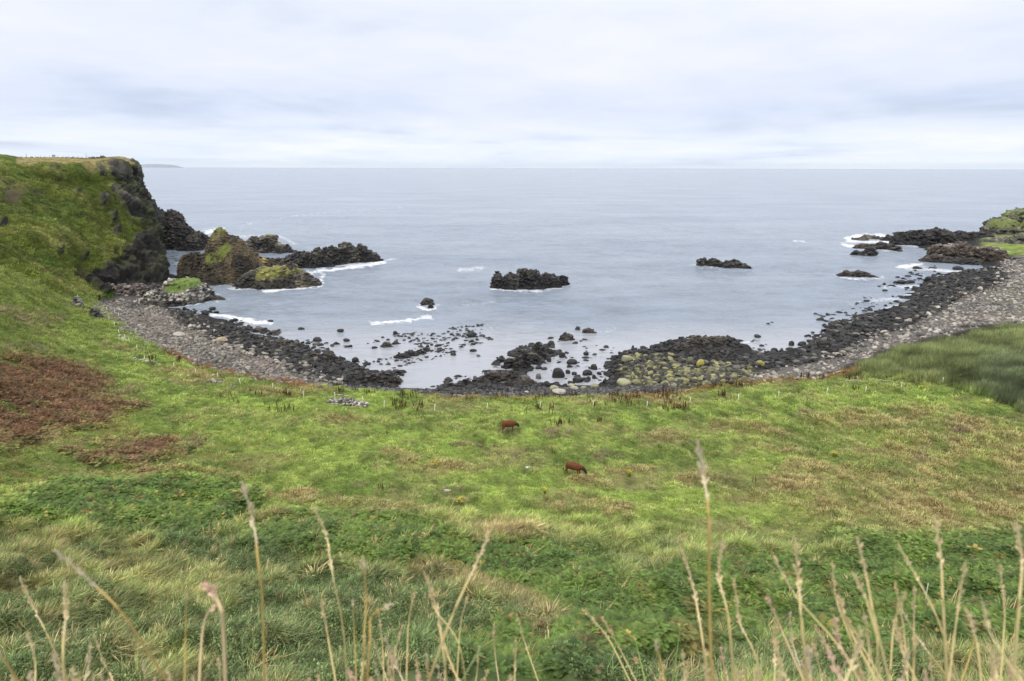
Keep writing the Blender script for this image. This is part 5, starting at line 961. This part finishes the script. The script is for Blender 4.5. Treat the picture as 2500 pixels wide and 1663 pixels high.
# ------------------------------------------------------------------ blurred grass stalks right in front of the lens
K_ = 1.0607
ST = [([(557, 1110), (583, 1200), (595, 1300), (605, 1400), (608, 1600)], 1.0, .42, 5.0, 'o', 'tall stalk with a long pale head, left of the middle'),
 ([(718, 1160), (750, 1230), (765, 1320), (790, 1450), (800, 1600)], 1.15, .6, 4.2, 's', 'stalk with a curved pale head right of the tall left one'), ([(125, 1265), (210, 1340), (280, 1410), (340, 1500), (405, 1600)], .95, .35, 4.0, 'o', 'long stalk leaning strongly from upper left to lower right'),
 ([(148, 1340), (151, 1420), (145, 1500), (152, 1600)], 1.1, .6, 5.0, 's', 'knobbly upright stalk near the left edge'), ([(430, 1365), (427, 1450), (425, 1600)], 1.0, .08, 3.0, 'o', 'thin upright stalk with a tiny tip, left'),
 ([(474, 1342), (490, 1368), (508, 1400), (514, 1450), (520, 1600)], .9, .34, 7.5, 'p', 'stalk with a fat pinkish drooping head'), ([(494, 1392), (468, 1440), (457, 1600)], 1.0, .4, 4.5, 'p', 'forked stalk just left of the pinkish head'), ([(835, 1280), (843, 1380), (838, 1470), (838, 1600)], 1.0, .2, 4.2, 'o', 'upright ochre stalk in the middle-left clump'),
 ([(900, 1390), (855, 1420), (852, 1470), (843, 1600)], .9, .2, 5.0, 'o', 'bent stalk branching to the right in the middle-left clump'), ([(1135, 1210), (1095, 1300), (1040, 1420), (975, 1600)], .95, .55, 5.2, 's', 'thick stalk leaning to the right, middle'), ([(975, 1315), (1005, 1400), (1020, 1500), (1032, 1600)], 1.1, .6, 4.6, 's', 'stalk leaning to the left, crossed by the thick one'),
 ([(955, 1360), (940, 1440), (935, 1600)], 1.2, .4, 3.6, 's', 'slim stalk left of the crossed pair'), ([(1078, 1370), (1060, 1440), (1050, 1600)], 1.2, .4, 3.6, 's', 'slim stalk right of the crossed pair'), ([(1195, 1390), (1120, 1470), (1045, 1600)], 1.0, .2, 3.0, 'g', 'thin greenish stalk leaning far right'),
 ([(740, 1380), (752, 1450), (778, 1600)], 1.1, .5, 4.5, 's', 'short stalk under the curved pale head'), ([(1340, 1400), (1400, 1470), (1465, 1600)], 1.3, .6, 4.5, 's', 'left one of two parallel faint stalks, middle right'), ([(1385, 1420), (1430, 1500), (1480, 1600)], 1.3, .5, 4, 's', 'right one of two parallel faint stalks, middle right'),
 ([(1606, 1015), (1621, 1100), (1632, 1200), (1632, 1350), (1639, 1600)], .95, .42, 6.0, 'o', 'tallest stalk in the picture with a yellow stem'), ([(1572, 1270), (1600, 1370), (1622, 1500), (1640, 1600)], 1.1, .6, 4.6, 's', 'leaning stalk joining the foot of the tallest one'), ([(1664, 1240), (1655, 1330), (1676, 1420), (1692, 1600)], 1.1, .6, 5.2, 's', 'shaggy stalk right beside the tallest one'),
 ([(1690, 1330), (1702, 1430), (1735, 1500), (1765, 1600)], 1.2, .6, 4.6, 's', 'curved stalk right of the shaggy one'), ([(1830, 1240), (1838, 1340), (1845, 1430), (1862, 1600)], 1.0, .6, 5.4, 's', 'upright knotty stalk right of the middle clump'), ([(1775, 1270), (1830, 1370), (1925, 1480), (2010, 1600)], 1.1, .4, 3.8, 's', 'long stalk leaning left behind the knotty one'),
 ([(1915, 1290), (1925, 1380), (1965, 1490), (2000, 1600)], 1.2, .4, 3.6, 's', 'hooked thin stalk between knotty and tall right ones'), ([(1972, 1235), (1995, 1330), (2012, 1420), (2055, 1600)], 1.0, .4, 4.6, 's', 'sturdy stalk with a pale straight head, right part'), ([(1962, 1320), (1990, 1370), (2020, 1470)], 1.0, .7, 4.0, 's', 'short side stalk against the sturdy right one'),
 ([(2065, 1250), (2110, 1330), (2160, 1430), (2215, 1600)], 1.2, .5, 3.6, 's', 'fine stalk leaning left in the right clump'), ([(2150, 1190), (2165, 1280), (2171, 1400), (2182, 1600)], 1.05, .5, 4.6, 's', 'tall straight stalk of the right clump'), ([(2222, 1295), (2205, 1400), (2180, 1600)], 1.1, .6, 3.8, 's', 'stalk leaning right in the right clump'),
 ([(2340, 1205), (2352, 1290), (2345, 1400), (2328, 1600)], 1.0, .5, 5.0, 's', 'tall stalk nearest the right edge'), ([(2060, 1340), (2080, 1450), (2092, 1600)], 1.2, .5, 3.8, 's', 'short upright stalk left of the right clump'), ([(2105, 1350), (2103, 1450), (2104, 1600)], 1.3, .5, 3.6, 's', 'dead straight short stalk in the right clump'),
 ([(2222, 1400), (2248, 1480), (2262, 1600)], 1.1, .6, 4.2, 's', 'short stalk leaning left near the right edge'), ([(-5, 1498), (50, 1580), (65, 1610)], .9, .2, 3.5, 'o', 'stalk crossing the lower left corner'), ([(45, 1330), (78, 1400), (118, 1480), (170, 1600)], 1.5, .6, 4.0, 's', 'faint stalk at the far left edge'), ([(812, 1380), (815, 1450), (822, 1600)], 1.2, .3, 3.4, 'o', 'short brown stalk left of the ochre one'), ([(870, 1400), (880, 1480), (885, 1600)], 1.3, .5, 3.6, 's', 'faint stalk right of the bent one'),
 ([(985, 1330), (1000, 1400), (1055, 1480), (1075, 1600)], 1.2, .4, 3.6, 's', 'weak stalk behind the crossed pair'), ([(1560, 1240), (1590, 1330), (1612, 1450), (1630, 1600)], 1.6, .6, 4.0, 's', 'very faint stalk left of the tallest one'), ([(2300, 1300), (2312, 1420), (2300, 1600)], 1.3, .5, 3.8, 's', 'faint stalk left of the edge stalk')]
SC_ = dict(o=((.46, .34, .11), (.72, .62, .42)), s=((.60, .50, .23), (.78, .66, .38)), p=((.60, .48, .27), (.84, .62, .45)), g=((.22, .30, .12), (.36, .40, .2)))
def stalk(pts, d0, hf, rmm, tone, lab, grp):
    Q = [Vector(at_d(x*K_, y*K_, d0*(1+.06*math.sin(i*2.1)))) for i, (x, y) in enumerate(pts)]
    # smooth path
    path = []
    for i in range(len(Q)-1):
        a, b_, c_2, d_ = Q[max(i-1, 0)], Q[i], Q[i+1], Q[min(i+2, len(Q)-1)]
        for k in range(6):
            f = k/6; path.append(.5*(2*b_+(c_2-a)*f+(2*a-5*b_+4*c_2-d_)*f*f+(3*b_-a-3*c_2+d_)*f**3))
    path.append(Q[-1]); last = (path[-1]-path[-4]).normalized(); end = path[-1].copy()
    gl = 0
    while end.z > float(gz(end.x, end.y))-.02 and gl < 40: end = end+(last*.5+Vector((0, 0, -.6))).normalized()*.06; path.append(end.copy()); gl += 1
    root = path[-1].copy(); e = empty('grass_stalk', root); tag(e, lab, 'grass stalk', grp); n = len(path); vis = (len(pts)-1)*6; hn = max(2, int(vis*hf)); r0 = rmm*.00125
    V, F, A = [], [], []; tube(V, F, A, [p_-root for p_ in path[max(hn-1, 0):]], [r0*.27+.0003*(k/n) for k in range(n-max(hn-1, 0))], 6)
    o = mk('stem', V, F, A, M_LEAFO, e); o.color = (*SC_[tone][0], 1)
    V, F, A = [], [], []; HP_ = path[:hn+1]; tube(V, F, A, [p_-root for p_ in HP_], [r0*.2]*len(HP_), 4)
    tot = sum((HP_[i+1]-HP_[i]).length for i in range(len(HP_)-1)); ns = max(6, int(tot/.0030))
    for k in range(ns):
        f = (k+rd.random())/ns*(len(HP_)-1); i = min(int(f), len(HP_)-2); p_ = HP_[i].lerp(HP_[i+1], f-i); ax = (HP_[i]-HP_[i+1]).normalized(); u = ax.orthogonal().normalized(); u.rotate(Matrix.Rotation(rd.uniform(0, 6.28), 3, ax)); pr = math.sin(math.pi*min(1, .12+.85*(f/(len(HP_)-1))))**.6*(.65+.35*math.sin(f*2.6+d0*9))
        L_ = r0*1.9*rd.uniform(.8, 1.3)*max(.35, pr); q0 = p_+u*r0*.15*pr; q1 = q0+(ax*.84+u*.42)*L_*1.1; tube(V, F, A, [q0-root, q0.lerp(q1, .45)+u*r0*.12-root, q1-root], [r0*.10, r0*.36*pr, r0*.05], 4, rd.uniform(.75, 1.2))
    o = mk('seed_head', V, F, A, M_LEAFO, e); o.color = (*SC_[tone][1], 1)
for s_ in ST: stalk(*s_, 'single grass stalks in front of the lens')
for i in range(110):
    if i < 62: x = 1480+rd.random()*890; yt = 1568-(rd.random()**1.5)*190-15+(0 if x > 1750 else 45); grp, lab = 'tangle of pale stalks, lower right', 'pale out-of-focus grass stalk in the tangle along the lower right edge'
    elif i < 92: x = 690+rd.random()*500; yt = 1568-(rd.random()**1.6)*150-5; grp, lab = 'tangle of pale stalks, lower middle', 'pale out-of-focus grass stalk in the loose clump at the lower middle'
    else: x = 20+rd.random()*620; yt = 1568-(rd.random()**1.5)*110; grp, lab = 'pale stalks, lower left', 'short blurred grass stalk along the lower left edge'
    ln = rd.gauss(-25, 55); tn_ = rd.choice('sspso'); tw = dict(s='straw', p='pinkish', o='ochre')[tn_]; lw = 'leaning right' if ln > 12 else 'leaning left' if ln < -30 else 'upright'
    tw = tw+' '+('tall' if yt < 1490 else 'short'); wh = ('under the tallest stalk' if x < 1720 else 'under the knotty stalk' if x < 1930 else 'under the sturdy right stalk' if x < 2120 else 'in the lower right corner') if i < 62 else ('left of the ochre stalk' if x < 830 else 'between the ochre and thick leaning stalks' if x < 1000 else 'right of the thick leaning stalk') if i < 92 else ('by the lower left corner' if x < 300 else 'near the pinkish head')
    lab = f'blurred {tw} grass stalk {lw}, {wh}'; grp = f'blurred {tw} stalks {lw} {wh}'
    stalk([(x, yt), (x-ln*.3+rd.gauss(0, 6), yt+70), (x-ln, yt+190)], rd.uniform(.85, 1.7), rd.uniform(.3, .9), rd.uniform(3.2, 6), tn_, lab, grp)

# ------------------------------------------------------------------ haze: thin sea air
hzm = bpy.data.materials.new('haze_air'); hzm.use_nodes = True; t = hzm.node_tree; t.nodes.clear(); mo = N(t, 'ShaderNodeOutputMaterial'); pv = N(t, 'ShaderNodeVolumePrincipled')
pv.inputs['Color'].default_value = (.80, .91, 1, 1); pv.inputs['Density'].default_value = 1.6e-5; pv.inputs['Anisotropy'].default_value = 0.0; L(t, pv.outputs[0], mo.inputs['Volume'])
bm = bmesh.new(); bmesh.ops.create_cube(bm, size=1); me = bpy.data.meshes.new('haze'); bm.to_mesh(me); bm.free(); me.materials.append(hzm)
hb = bpy.data.objects.new('haze', me); COL.objects.link(hb); hb.scale = (90000, 90000, 260); hb.location = (0, 0, 250/2-15+5); tag(hb, kind='stuff')
S.render.engine = 'CYCLES'
